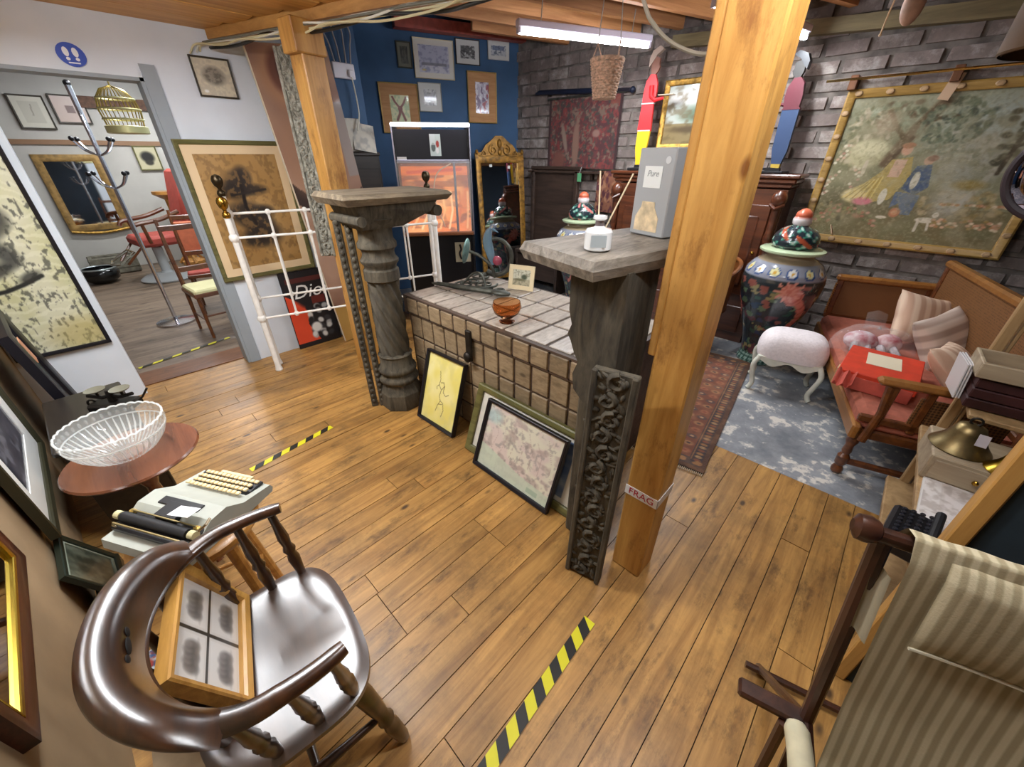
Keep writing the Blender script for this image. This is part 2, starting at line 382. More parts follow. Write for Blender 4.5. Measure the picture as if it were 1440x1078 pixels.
white_m = plain('white_wall', 'dde5ee', .75, var=.02, vscale=3, bump=.08)
jamb_m = plain('jamb_grey', '9aa3aa', .6, var=.03, vscale=4)
wl = MB(); wl.b2((-3.99, -.75, 0), (-3.85, -.13, 3.0)).b2((-3.99, .62, 0), (-3.85, 1.62, 3.0)).b2((-3.99, -.13, 2.02), (-3.85, .62, 3.0))
wl = wl.build('wall_left', white_m, smooth=0); tag(wl, 'white painted wall pierced by the open doorway', kind='structure')
MB().b2((-4.0, .60, 0), (-3.848, .62, 2.03)).build('door_jamb', jamb_m, wl, 0)
MB().b2((-4.0, -.13, 0), (-3.848, -.11, 2.03)).build('door_jamb', white_m, wl, 0)
MB().b2((-4.0, -.13, 2.01), (-3.848, .62, 2.03)).build('door_lintel', jamb_m, wl, 0)
MB().b2((-3.848, .62, 0), (-3.838, .70, 2.10)).build('jamb_shade_strip', jamb_m, wl, 0)  # grey strip paints in the soft shadow at the jamb corner
blue_m = plain('blue_wall', '3c5d82', .7, var=.05, vscale=4)
P0, P1 = Vector((-4.75, 2.91, 0)), Vector((-4.14, 4.45, 0)); PS = P0-(P1-P0).normalized()*.45; BU = (P1-P0).normalized(); BN = Vector((BU.y, -BU.x, 0)); BA = math.atan2(BU.y, BU.x)
o = MB(); o.prism([(-3.99, 1.62), (-3.9, 1.62), (-3.9, 2.16), (PS.x, PS.y), (P1.x, P1.y), (P1.x-.1, P1.y+.05), (PS.x-.15, PS.y), (-3.99, 2.08)], 0, 3.05)
o = o.build('wall_blue', blue_m, smooth=0); tag(o, 'deep blue painted wall hung with small pictures', kind='structure')
o = MB(); o.prism([(1.32, -.36), (-3.99, -.628), (-3.99, -.75), (1.32, -.5)], 0, 3.0)
o = o.build('wall_near', plain('taupe_wall', 'a08868', .85, var=.05, vscale=5, bump=.1), smooth=0); tag(o, 'taupe wall behind the wooden armchair', kind='structure')
o = MB().b2((1.28, -.5, 0), (1.38, 4.6, 3.0)).build('wall_right', plain('navy_wall', '1e2c3a', .8, var=.06, vscale=5), smooth=0); tag(o, 'dark navy wall behind the shelf rack', kind='structure')
# back wall of old bricks
def brick_mat(name, c1, c2, pale):
    m, nt, b = base_mat(name)
    tc = N(nt, 'ShaderNodeTexCoord'); oi = N(nt, 'ShaderNodeObjectInfo'); ge = N(nt, 'ShaderNodeNewGeometry')
    n1 = N(nt, 'ShaderNodeTexNoise'); n1.inputs['Scale'].default_value = 7; n1.inputs['Detail'].default_value = 8; n1.inputs['Roughness'].default_value = .7
    nt.links.new(ge.outputs['Position'], n1.inputs['Vector'])
    r1 = N(nt, 'ShaderNodeValToRGB'); e = r1.color_ramp.elements; e[0].position = .3; e[0].color = L4(c1); e[1].position = .62; e[1].color = L4(c2)
    nt.links.new(n1.outputs['Fac'], r1.inputs[0])
    n2 = N(nt, 'ShaderNodeTexNoise'); n2.inputs['Scale'].default_value = 4; n2.inputs['Detail'].default_value = 10; n2.inputs['Roughness'].default_value = .75
    nt.links.new(ge.outputs['Position'], n2.inputs['Vector'])
    r2 = N(nt, 'ShaderNodeValToRGB'); e = r2.color_ramp.elements; e[0].position = .50; e[0].color = (0,0,0,1); e[1].position = .64; e[1].color = (.85,.85,.85,1)
    nt.links.new(n2.outputs['Fac'], r2.inputs[0])
    mx = N(nt, 'ShaderNodeMixRGB'); nt.links.new(r2.outputs[0], mx.inputs[0]); nt.links.new(r1.outputs[0], mx.inputs[1]); mx.inputs[2].default_value = L4(pale)
    hs = N(nt, 'ShaderNodeHueSaturation'); mr = N(nt, 'ShaderNodeMapRange'); mr.inputs[3].default_value = .82; mr.inputs[4].default_value = 1.15
    nt.links.new(oi.outputs['Random'], mr.inputs[0]); nt.links.new(mr.outputs[0], hs.inputs['Value']); nt.links.new(mx.outputs[0], hs.inputs['Color'])
    nt.links.new(hs.outputs[0], b.inputs['Base Color']); b.inputs['Roughness'].default_value = .85
    bp = N(nt, 'ShaderNodeBump'); bp.inputs['Strength'].default_value = .5; bp.inputs['Distance'].default_value = .01; nt.links.new(n1.outputs['Fac'], bp.inputs['Height']); nt.links.new(bp.outputs[0], b.inputs['Normal'])
    return m
brick_m = brick_mat('old_brick', '665b57', '8a7d77', 'b4aca6')
YB = 4.45
wb = MB().b2((-4.3, YB-.014, 0), (1.35, YB+.15, 3.0)).build('wall_back', plain('mortar', '6f6862', .9, var=.25, vscale=9, bump=.3), smooth=0)
tag(wb, 'old grey brown brick wall at the back of the shop', kind='structure')
BL, BH = .285, .112
bmesh_variants = []
for k in range(4):
    rr = random.Random(k); pts = []
    for i in (-1, 1):
        for kk in (-1, 1):
            for j, dy in ((-1, -.028), (1, .02)):
                ch = .008 if j < 0 else 0
                pts.append((i*((BL-.018)/2-ch+rr.uniform(-.004, .004)), dy+rr.uniform(-.003, .003), kk*((BH-.02)/2-ch+rr.uniform(-.003, .003))))
    bo = MB().hull(pts).build('brick', brick_m, wb, 0); bmesh_variants.append(bo)
slots = []
for r in range(int(2.72/BH)):
    for c in range(20):
        xx = 1.2 - (c + .5*(r % 2))*BL; zz = (r+.5)*BH
        if xx < -4.1: continue
        slots.append((xx, zz))
vis = sorted(slots, key=lambda s: (abs(s[0]+.4)*.9 + abs(s[1]-1.7)*1.0 + (3 if s[1] < .3 else 0)))[:290]
vset = set(vis); used = [False]*4; rest = MB()
for n, s_ in enumerate(slots):
    if s_ in vset:
        k = n*7 % 4
        if not used[k]: b = bmesh_variants[k]; used[k] = True
        else: b = link_copy(bmesh_variants[k], wb, (0, 0, 0))
        b.location = (s_[0], YB+random.uniform(-.006, .004), s_[1]); b.rotation_euler = (0, random.uniform(-.012, .012), 0)
    else:
        rest.box((s_[0], YB-.006+random.uniform(-.005, .004), s_[1]), (BL-.018, .045, BH-.02))
tag(rest.build('brick_courses', brick_m, wb, 0), kind='stuff')

# ceiling: high joists at the back, low pine boards in front of the cable beam
cl = MB().add([(-5.4, -.8, 3.05), (1.35, -.8, 2.66), (1.35, 4.6, 2.66), (-5.4, 4.6, 3.05)], [(0, 1, 2, 3)])
cl.add([(-5.4, -.8, 3.09), (1.35, -.8, 2.70), (1.35, 4.6, 2.70), (-5.4, 4.6, 3.09)], [(3, 2, 1, 0)])
cl = cl.build('ceiling', wood('ceiling_deck', '3d2415', '6a4226', axis=0, scale=4, rough=.8, rnd=0), smooth=0); tag(cl, 'dark boarded ceiling above the joists', kind='structure')
joist_m = wood('joist_pine', '8e5a30', 'b98250', axis=1, scale=7, rough=.6, rnd=.18, stretch=12)
zj = lambda xx: 2.47-.05*xx
for k in range(18):
    x0 = -5.7+.42*k; jx = lambda y: x0+.398*(y+.5)
    ys = 1.3+.33*(x0+3.3)*.55
    ys = max(.9, (-3.75-x0)/.398-.5)
    ye = 4.36
    if jx(ye) > 1.22: ye = (1.22-x0)/.398-.5
    if x0 < -5.45: ye = min(ye, 4.1)
    # start just behind the sloping cable beam
    while ys < ye and ys < 1.20+.33*(jx(ys)+3.87): ys += .05
    if ye-ys < .5: continue
    a, b = (jx(ys), ys), (jx(ye), ye)
    m = ((a[0]+b[0])/2, (a[1]+b[1])/2); Ln = math.hypot(b[0]-a[0], b[1]-a[1])
    jo = MB().box((0, 0, 0), (.055, Ln, .15)).build('joist', joist_m, cl, 0)
    dz = (zj(b[0])-zj(a[0]))/Ln
    jo.location = (m[0], m[1], zj(m[0])+.075); jo.rotation_euler = (dz, 0, -math.atan2(.398, 1))
pine_m = wood('ceiling_pine', 'b5792f', 'e0ae62', axis=1, scale=5, rough=.5, rnd=.12, stretch=14)
xx = -3.85
while xx < 1.2:
    yend = 1.02+.33*(xx+.2+3.87); wd = .27
    b = MB().b2((-wd/2+.002, -(yend+.62)/2, 0), (wd/2-.002, (yend+.62)/2, .03)).build('ceiling_board', pine_m, cl, 0)
    b.location = (xx+wd/2, (yend-.62)/2, 2.325+random.uniform(0, .006)); xx += wd
bd = Vector((1, .33, 0)).normalized()
o = MB().beam((-3.85, 1.10, 2.37), (1.25, 2.78, 2.37), .11, .19).build('ceiling_beam', wood('beam_pine', '9a6a34', 'c79450', axis=0, scale=5, rough=.55, rnd=.05), cl, 0)
# wall plate timber and red painted steel
o = MB().beam((-2.15, YB-.06, 2.50), (1.25, YB-.06, 2.30), .08, .09).build('wall_plate', wood('grey_timber', '6d6248', '9a8d68', axis=0, scale=5, rough=.7, rnd=.03), cl, 0)
a_, b_ = P0+BN*.12+BU*.15, P1+BN*.12
o = MB().beam((a_.x, a_.y, 2.80), (b_.x, b_.y, 2.80), .12, .10).build('steel_beam', plain('red_steel', 'a04a3c', .5, var=.1), cl, 0)
# far room shell
fw_m = plain('far_wall', 'b9b6ae', .8, var=.04, vscale=2)
o = MB().b2((-9.5, -1.6, 0), (-9.2, 2.0, 2.7)).build('wall_far', fw_m, smooth=0); tag(o, 'pale grey end wall of the room beyond the doorway', kind='structure')
MB().b2((-9.2, -.8, 1.74), (-9.17, 1.95, 1.80)).build('picture_rail', plain('rail_brown', '8a6a4e', .6), o, 0)
MB().b2((-9.2, .6, 2.20), (-9.14, 1.95, 2.34)).build('wooden_lintel', plain('lintel_brown', '5a4030', .7, var=.2), o, 0)
o = MB().b2((-9.3, 1.95, 0), (-4.0, 2.05, 2.7)).build('wall_far_side', plain('far_wall2', 'aab2b4', .8, var=.04, vscale=2), smooth=0); tag(o, 'pale side wall in the room beyond the doorway', kind='structure')
o = MB().b2((-9.3, -1.0, 0), (-3.99, -.8, 2.7)).build('wall_far_near', brick_mat('far_brick', '4a3b34', '6b5850', '857870'), smooth=0); tag(o, 'brown brick side wall in the room beyond the doorway', kind='structure')
o = MB().b2((-9.5, -1.6, 2.6), (-4.0, 2.0, 2.7)).build('ceiling', plain('far_ceiling', '8a8780', .8, var=.05), smooth=0); tag(o, 'plain grey ceiling of the room beyond the doorway', kind='structure')
o = MB().b2((-8.9, -.62, 0), (-8.6, -.25, 2.6)).build('trim_1', wood('far_pillar', '4a2f22', '6e4a36', axis=2, scale=6, rough=.6), smooth=0); tag(o, 'dark brown timber pillar in the far room', kind='structure')

# ================================================================== LAMPS: tubes of the battens
lamp_w = plain('lamp_housing', 'd9d3e6', .4)
glow = plain('lamp_tube', 'f4f8ff', .4, emit=52)
lab = ['fluorescent tube lamp hanging under the back joists above the basket', 'fluorescent tube lamp behind the big wooden post', 'fluorescent tube lamp under the pine boards by the doorway', 'unseen fluorescent tube lamp added under the pine boards above the deck chair', 'fluorescent tube lamp just inside the far room', 'fluorescent tube lamp deep in the far room']
for (x, y, z, a, l, p), lb in zip(TUBES, lab):
    t = thing('tube_lamp', lb, 'lamp', (x, y, z), (0, 0, a))
    MB().rbox((0, 0, .028), (l+.04, .06, .05), .008).build('housing', lamp_w, t)
    MB().tube([(-l/2, 0, -.018), (l/2, 0, -.018)], .016, 10).build('tube', glow, t)
    for s in (-1, 1): MB().box((s*(l/2+.005), 0, -.005), (.02, .04, .05)).build('end_cap', lamp_w, t, 0)
    top = min(2.32, 9) if y < 1.02+.33*(x+3.87) and x > -3.9 else (zj(x)+.02 if x > -3.9 else 2.6)
    for s in (-1, 1): MB().tube([(s*l*.35, 0, .05), (s*l*.35+.01, 0, max(.06, top-z))], .004, 6).build('hanging_wire', plain('wire_grey', '9a9a98', .5), t)
# ================================================================== POSTS
post_m = wood('post_pine', 'a06c2c', 'd2a055', axis=2, scale=5, rough=.45, coat=.15, rnd=.06, stretch=12, dark='7a4a1c')
t = thing('wooden_post', 'thick honey pine post with a red and white tape label', 'post', (-.385, 1.195, 0))
MB().rbox((0, 0, 1.18), (.13, .13, 2.36), .006).build('post_timber', post_m, t)
MB().rbox((-.075, -.02, 1.62), (.025, .09, 1.16), .004).build('side_batten', post_m, t)
tape_w = plain('label_white', 'e9e4e0', .6); tape_r = plain('label_red', 'b02a3a', .6)
lb_ = MB()
for c, d in (((0, -.0665, 0), (.135, .002, .044)), ((.0665, 0, 0), (.002, .135, .044))): lb_.box(c, d)
lb_ = lb_.build('tape_label', tape_w, t, 0, loc=(0, 0, .455)); text_obj('lettering', 'FRAG', .043, tape_r, lb_, (0, -.0682, 0), (PI/2, 0, 0), extrude=.0004)
t = thing('wooden_post', 'pine post behind the iron bedstead with a carved strip on it', 'post', (-3.0, 1.33, 0), (0, 0, R(10)))
MB().rbox((0, 0, 1.14), (.13, .15, 2.28), .006).build('post_timber', post_m, t)
MB().rbox((.02, -.02, 2.20), (.14, .20, .16), .006).build('post_head', post_m, t)

# ================================================================== CARVED TIMBERS
carve_m = wood('carved_grey', '302b23', '5f5747', axis=2, scale=9, rough=.85, rnd=.08, stretch=5, dark='29241c', bump=.8)
carve_top = wood('carved_top', '5e5242', '8f8068', axis=1, scale=9, rough=.85, rnd=.05, stretch=7, dark='4a4034', bump=.7)
def scrolls(mb, w_, h_, y, seed, n=70, r=.012):
    """deep foliate carving: curled tendrils and leaf bosses standing proud of the panel"""
    rg = random.Random(seed)
    nz = int(h_/(w_*.55))
    for i in range(nz):
        z = (i+.5)*h_/nz; s = 1 if i % 2 else -1; cx = s*w_*.12
        pts = []
        for k in range(13):
            a = s*(k*.6)+rg.uniform(-.1, .1)+PI/2; q = w_*.30*(1-k/15)
            pts.append((cx+q*math.cos(a), y-.001-.003*math.sin(k), z+q*math.sin(a)*.85))
        mb.tube(pts, [r*(1.0-.02*k) for k in range(13)], 6)
        for k in range(13):
            u_, v_ = rg.uniform(-.42, .42), rg.uniform(-.5, .5)
            mb.push((u_*w_, y, min(h_-.02, max(.02, z+v_*h_/nz))), (0, rg.uniform(0, 3.1), 0)); mb.ball((0, 0, 0), (rg.uniform(.006, .012), rg.uniform(.006, .011), rg.uniform(.012, .026)), 7, 5); mb.pop()
    return mb
def carved_strip(name, label, loc, rot, w_, h_, seed, th=.035, mat=carve_m):
    t = thing(name, label, 'carving', loc, rot)
    MB().rbox((0, th/2, h_/2), (w_, th, h_), .004).build('board', mat, t)
    for s in (-1, 1): MB().rbox((s*(w_/2-.010), -.006, h_/2), (.02, .016, h_), .004).build('border', mat, t)
    scrolls(MB(), w_-.03, h_, 0, seed).build('foliage_carving', mat, t, 60)
    return t
carved_strip('foliage_relief', 'grey carved foliage panel leaning against the front of the rough pillar', (-.505, .975, .0), (R(-2.5), 0, R(12)), .155, 1.0, 3, .03)
carved_strip('carved_strip', 'narrow carved grey strip with white worn highlights on the pine post', (-3.075, 1.215, .95), (R(-1), 0, R(40)), .115, 1.22, 5, .03, wood('carved_worn', '4a463c', 'a8a698', axis=2, scale=16, rough=.8, rnd=.02, stretch=2, dark='3a362e', bump=.8))
# left column
t = thing('carved_column', 'dark carved wooden column with spiral fluting and a wide bracket capital', 'column', (-2.30, 1.21, 0))
b = MB(); b.push((0, 0, 0), (0, 0, PI/8)); b.lathe([(.15, 0), (.155, .02), (.15, .12), (.125, .17), (.12, .20)], 8); b.pop(); b.build('plinth', carve_m, t, 20)
MB().lathe([(.115, .19), (.135, .21), (.14, .225), (.135, .24), (.118, .255), (.115, .27), (.132, .285), (.135, .30), (.13, .315), (.113, .335), (.110, .40), (.118, .41), (.110, .42)], 28).build('base_ring', carve_m, t, 40)
def flute(u, v):
    a = u*2*PI; z = .42+v*.50; r = (.108-.006*v)*(1-.24*abs(math.sin(4.5*(a+2.4*v)))**1.4)
    return (r*math.cos(a), r*math.sin(a), z)
MB().grid(flute, 160, 30, True).build('shaft', wood('carved_shaft', '39332a', '575042', axis=2, scale=9, rough=.7, rnd=.02, stretch=5, bump=.25), t, 50)
MB().lathe([(.098, .92), (.11, .93), (.108, .99), (.096, 1.0), (.10, 1.02), (.114, 1.035), (.116, 1.05), (.10, 1.07), (.096, 1.09), (.10, 1.11), (.117, 1.125), (.117, 1.15), (.102, 1.17), (.10, 1.22), (.118, 1.25), (.15, 1.29)], 28).build('neck_ring', carve_m, t, 40)
b = MB(); b.hull([(x_, y_, z_) for x_, y_, z_ in [(-.13, -.13, 1.24), (.11, -.13, 1.24), (-.13, .13, 1.24), (.11, .13, 1.24), (-.17, -.17, 1.37), (.16, -.17, 1.37), (-.17, .36, 1.37), (.16, .36, 1.37), (-.17, .30, 1.31), (.16, .30, 1.31)]]); b.build('capital', carve_m, t, 20)
b = MB(); b.tube([(-.17, .36, 1.31), (.16, .36, 1.31)], .032, 12); b.tube([(-.185, -.15, 1.29), (.16, -.15, 1.29)], .028, 12); b.build('volute', carve_m, t)
b = MB(); b.hull([(-.20, -.22, 1.37), (.18, -.22, 1.37), (.18, .42, 1.37), (-.20, .40, 1.37), (-.22, -.24, 1.405), (.20, -.25, 1.405), (.20, .45, 1.40), (-.21, .43, 1.405), (-.20, -.22, 1.43), (.18, -.24, 1.428), (.18, .43, 1.42), (-.19, .40, 1.43)]); b.build('cap_slab', carve_top, t, 20)
for x_, y_, dd in ((-.075, -.125, .05), (-.105, -.175, .04)):
    b = MB().rbox((0, 0, .64), (.042, dd, 1.28), .006).build('side_strip', carve_m, t, loc=(x_, y_, 0), rot=(0, 0, R(62)))
    c_ = MB()
    for k in range(30): c_.ball((0, -dd/2-.003, .05+k*.042), (.013, .008, .017), 6, 4)
    c_.build('bead_carving', carve_m, b, 60)
# right pillar
t = thing('carved_pillar', 'rough grey carved pillar topped by a broad weathered slab', 'column', (-.63, 1.15, 0))
MB().rbox((.0, .05, .45), (.17, .16, .90), .012).build('shaft', carve_m, t)
sc = MB(); prof = [(-.03, .80), (-.075, .84), (-.085, .90), (-.065, .955), (-.085, .985), (-.105, 1.03), (-.12, 1.05), (-.105, 1.09), (-.12, 1.14), (-.125, 1.30), (.085, 1.30), (.085, .80)]
sc.push((0, .13, 0), (PI/2, 0, 0)); sc.prism(prof, 0, .21); sc.pop(); sc.build('bracket', carve_m, t, 30)
b = MB(); b.push((-.03, .12, 0), (0, 0, R(-13)))
b.hull([(-.20, -.30, 1.295), (.15, -.31, 1.295), (.15, .34, 1.295), (-.20, .34, 1.295), (-.215, -.31, 1.325), (.158, -.32, 1.325), (.158, .36, 1.325), (-.215, .36, 1.325), (-.20, -.30, 1.352), (.15, -.31, 1.35), (.15, .35, 1.35), (-.20, .34, 1.352)])
b.pop(); b.build('cap_slab', wood('slab_grey', '575046', '9a9184', axis=1, scale=9, rough=.6, rnd=.02, stretch=6, dark='3e372f', bump=.8), t, 20)
st = MB(); scrolls(st, .11, .62, 0, 11, r=.008); st.build('relief_carving', carve_m, t, 60, loc=(.02, -.032, .22))
# ================================================================== CHEST
t = thing('wooden_chest', 'large wooden chest covered in a grid of pale panels and dark straps', 'chest', (-1.55, 1.36, 0))
CW, CD, BZ, TZ = 1.58, .74, .66, .785
strap = wood('chest_strap', '3c2f26', '5c493c', axis=0, scale=9, rough=.6, rnd=.02)
panel_m = wood('chest_panel', '7d6a50', 'a08c6e', axis=0, scale=14, rough=.6, rnd=.14, stretch=3, dark='5e4e3a', bump=.3)
top_m = wood('chest_top_panel', '94887a', 'bcb0a2', axis=1, scale=12, rough=.35, coat=.2, rnd=.1, stretch=3, dark='756a5c', bump=.25)
body = MB().b2((-CW/2+.02, .02, 0), (CW/2-.02, CD-.02, BZ)).build('body', strap, t, 0)
lid = MB().b2((-CW/2, 0, BZ), (CW/2, CD, TZ)).build('lid', strap, t, 0)
nc = 12; pw_ = (CW-.08)/nc
pm = MB().rbox((0, 0, 0), (pw_-.014, .014, .148), .004).build('panel', panel_m, body)
for r_ in range(4):
    for c in range(nc):
        o = pm if r_ == 0 and c == 0 else link_copy(pm, body, (0, 0, 0))
        o.location = (-CW/2+.04+(c+.5)*pw_, .018, .085+r_*.163)
lm = MB().rbox((0, 0, 0), (pw_-.014, .012, .098), .004).build('panel', panel_m, lid)
for c in range(nc):
    o = lm if c == 0 else link_copy(lm, lid, (0, 0, 0)); o.location = (-CW/2+.04+(c+.5)*pw_, -.001, BZ+.062)
tw, td = (CW-.04)/10, (CD-.04)/3
tm = MB().rbox((0, 0, 0), (tw-.016, td-.016, .012), .004).build('top_panel', top_m, lid)
for r_ in range(3):
    for c in range(10):
        o = tm if r_ == 0 and c == 0 else link_copy(tm, lid, (0, 0, 0)); o.location = (-CW/2+.02+(c+.5)*tw, .02+(r_+.5)*td, TZ+.001)
iron = plain('dark_iron', '2e2a26', .5, .7, var=.2)
MB().rbox((-.10, -.012, .62), (.05, .02, .20), .006).build('hasp', iron, t); MB().ball((-.10, -.03, .55), (.03, .02, .035)).build('lock', iron, t)
st = MB()
for c in range(nc+1):
    for z_ in (BZ+.012, BZ+.112): st.ball((-CW/2+.04+c*pw_, -.002, z_), (.006, .004, .006), 6, 4)
tag(st.build('stud_nails', iron, t), kind='stuff')
# ================================================================== IRON BEDSTEAD ENDS
bed_m = plain('bed_white', 'ece9e2', .4, coat=.2, var=.03); brass = plain('brass_knob', 'b08a3a', .25, 1); dbrass = plain('dark_brass', '4a4030', .35, .9)
def bed_end(label, pa, pb, hpost, zr1, zr2, kmat):
    d = Vector((pb[0]-pa[0], pb[1]-pa[1], 0)); wl_ = d.length
    t = thing('iron_bedstead', label, 'bedstead', (pa[0], pa[1], 0), (0, 0, math.atan2(d.y, d.x)))
    for x_ in (0, wl_):
        p = MB().lathe([(.026, 0), (.03, .01), (.022, .05), (.021, hpost), (.024, hpost+.005)], 12).push(); p.pop(); p = p.build('post', bed_m, t, loc=(x_, 0, 0))
        MB().lathe([(.012, 0), (.024, .01), (.028, .025), (.022, .04), (.012, .05), (.013, .06), (.028, .075), (.036, .10), (.034, .12), (.024, .138), (.001, .146)], 14).build('knob', kmat, p, 40, loc=(0, 0, hpost))
        for z_ in (zr1, zr2): MB().ball((0, 0, z_), (.033, .033, .036), 10, 8).build('casting', bed_m, p)
    for z_ in (zr1, zr2): MB().tube([(0, 0, z_), (wl_, 0, z_)], .009, 8).build('rail', bed_m, t)
    n = 5
    for k in range(1, n+1):
        x_ = wl_*k/(n+1); s = MB().tube([(x_, 0, zr2), (x_, 0, zr1)], .0085, 8).build('spindle', bed_m, t)
        for z_ in (zr1, zr2): MB().ball((x_, 0, z_), (.02, .016, .022), 8, 6).build('casting', bed_m, s)
    return t
bed_end('white iron bedstead end with bright brass knobs', (-3.50, .74), (-3.07, 2.20), 1.215, 1.085, .47, brass)
bed_end('white iron bedstead end with dark knobs behind the brass knobbed one', (-3.62, .78), (-3.19, 2.24), 1.345, 1.235, .60, dbrass)
# ================================================================== VASES
vase_prof = [(.135, 0), (.15, .01), (.15, .03), (.138, .06), (.133, .10), (.145, .18), (.18, .30), (.225, .43), (.265, .56), (.288, .67), (.292, .74), (.278, .81), (.24, .865), (.19, .90), (.165, .915), (.162, .945)]
def vase_paint(seed):
    rg = np.random.default_rng(seed)
    bl = [(rg.uniform(0, 6.28), rg.uniform(.06, .75), rg.uniform(.018, .045), ['2f4a40', '233650', '5a343c', '5c7058', '8a5248', '22282e', '35544a', '8a8058', '262c32', '2c3436'][rg.integers(10)]) for _ in range(520)]
    dr = []
    for a0 in (0.4, 2.5, 4.6):     # three coiling dragons in coral glaze
        dr.append([(a0+.55*math.sin(3.6*s_)*.9+.15*s_, .30+.40*s_) for s_ in np.linspace(0, 1, 40)])
    def fn(co):
        th = np.arctan2(co[:, 1], co[:, 0]); z = co[:, 2]; n = len(z)
        c = np.tile(np.array(hx('2b3236')), (n, 1))
        def dth(a): return np.abs((th-a+PI) % (2*PI)-PI)
        for a, zz, r, col in bl:
            m = (dth(a)*.27/r)**2+((z-zz)/(r*.6))**2 < 1; c[m] = hx(col)
        for k, d in enumerate(dr):
            for i, (a, zz) in enumerate(d):
                rr = .016+.022*math.sin(PI*i/40)+(.045 if i > 34 else 0); m = (dth(a)*.3)**2+(z-zz)**2 < rr**2; c[m] = hx('c07060' if (i % 4) else 'a85448')
            a, zz = d[-1]
            for j in range(10):
                for q in np.linspace(.03, .10, 7):
                    aa = a+q*math.cos(j*.63)/.3; z2 = zz+q*math.sin(j*.63)*.8; m = (dth(aa)*.3)**2+(z-z2)**2 < .009**2; c[m] = hx('cf8a78')
        sh = z > .775
        c[sh] = hx('8b8f9c')
        for k in range(14):
            a = k*2*PI/14
            m = sh & ((dth(a)*.28/.045)**2+((z-.825)/.035)**2 < 1); c[m] = hx('2f4f86')
            m = sh & ((dth(a)*.28/.033)**2+((z-.83)/.026)**2 < 1); c[m] = hx('d8d3a0' if k % 2 else 'd9d9d4')
            m = sh & ((dth(a)*.28/.012)**2+((z-.83)/.011)**2 < 1); c[m] = hx('c99a3a')
        m = z > .885; c[m] = hx('9b8a70')
        m = z < .10; pat = (np.sin(th*22)+np.sin(z*190)) > .2; c[m & pat] = hx('8fb0a6'); c[m & ~pat] = hx('33564e')
        return c
    return fn
def vase(label, loc, rotz, seed, tagc):
    t = thing('temple_jar', label, 'vase', loc, (0, 0, rotz), 'pair of tall lidded temple jars')
    pr = []
    for (r0, z0), (r1, z1) in zip(vase_prof[:-1], vase_prof[1:]):
        k = max(1, int(math.hypot(r1-r0, z1-z0)/.012))
        for i in range(k): pr.append((r0+(r1-r0)*i/k, z0+(z1-z0)*i/k))
    pr.append(vase_prof[-1])
    gl = colattr('glaze', .18, .6)
    b = MB().lathe(pr, 150).build('body', gl, t, 60); paint_mesh(b, vase_paint(seed))
    MB().lathe([(.10, .935), (.212, .945), (.224, .955), (.224, .967), (.21, .975), (.10, .982)], 40).build('collar', plain('celadon', 'b9c9a4', .25, coat=.5), t)
    lp = [(.14, .98), (.158, 1.0), (.16, 1.03), (.15, 1.07), (.12, 1.11), (.075, 1.135), (.05, 1.145)]
    pr = []
    for (r0, z0), (r1, z1) in zip(lp[:-1], lp[1:]):
        for i in range(6): pr.append((r0+(r1-r0)*i/6, z0+(z1-z0)*i/6))
    pr.append(lp[-1])
    l = MB().lathe(pr, 110).build('lid', gl, t, 60)
    def lidfn(co):
        th = np.arctan2(co[:, 1], co[:, 0]); z = co[:, 2]; c = np.tile(np.array(hx('263038')), (len(z), 1))
        a = np.sin(th*5+z*60)+np.sin(th*9-z*90)+np.sin(th*17+z*140)*.6; c[a > .5] = hx('35705e'); c[a > 1.1] = hx('5f9a8c'); c[a > 1.7] = hx('b4c2b8')
        c[(np.sin(th*2+1+z*40)+.5*np.sin(th*9+z*70)) > .95] = hx(tagc); return c
    paint_mesh(l, lidfn)
    k = MB().lathe([(.05, 1.14), (.062, 1.155), (.065, 1.185), (.055, 1.205), (.058, 1.21), (.05, 1.235), (.025, 1.255), (.001, 1.262)], 20).build('knob', gl, t, 50)
    paint_mesh(k, lambda co: np.where((co[:, 2] > 1.203)[:, None], np.array(hx('cf6a4c')), np.array(hx('e4dcdc'))))
    return t
v1 = vase('tall dragon jar with a paper tag on its lid beside the white footstool', (-.60, 3.83, 0), .6, 4, 'b5573c')
MB().box((0, 0, 0), (.035, .003, .075)).build('paper_tag', plain('tag_card', 'c9a98a', .7), v1, 0, loc=(.16, -.12, 1.13), rot=(R(-30), R(25), R(40)))
v2 = vase('tall dragon jar standing behind the chest beyond the rough pillar', (-2.74, 4.02, 0), 2.2, 9, 'cc7a74')
# ================================================================== FOOTSTOOL, RUG
t = thing('footstool', 'white upholstered footstool with curved cream legs', 'stool', (-.315, 3.40, 0), (0, 0, R(12)))
def cush(u, v):
    a = u*2*PI; e = .55
    ca, sa = math.cos(a), math.sin(a); cx = math.copysign(abs(ca)**e, ca); sy = math.copysign(abs(sa)**e, sa)
    p = v*PI/2*1.25-.35; r = math.cos(max(-.35, p))**.45 if p < PI/2 else 0
    z = .285+.19*(math.sin(p)+.34)/1.34
    return (cx*.225*max(r, .0), sy*.165*max(r, .0), z)
MB().grid(cush, 48, 16, True).build('cushion', plain('white_fabric', 'e8dfe0', .9, var=.03, vscale=60, bump=.3), t, 80)
cream = plain('cream_paint', 'd6d6c8', .5, var=.04)
fr = MB()
for s in (-1, 1):
    fr.grid(lambda u, v, s=s: (-.20+.40*u, s*.15, .245+.035*v*(1) + (0.02*math.cos(u*4*PI) if v < .5 else 0)), 24, 2)
    fr.grid(lambda u, v, s=s: (s*.205, -.15+.30*u, .245+.035*v+(0.02*math.cos(u*2*PI) if v < .5 else 0)), 16, 2)
fr.rbox((0, 0, .285), (.41, .30, .02), .004); fr.build('apron', cream, t, 40)
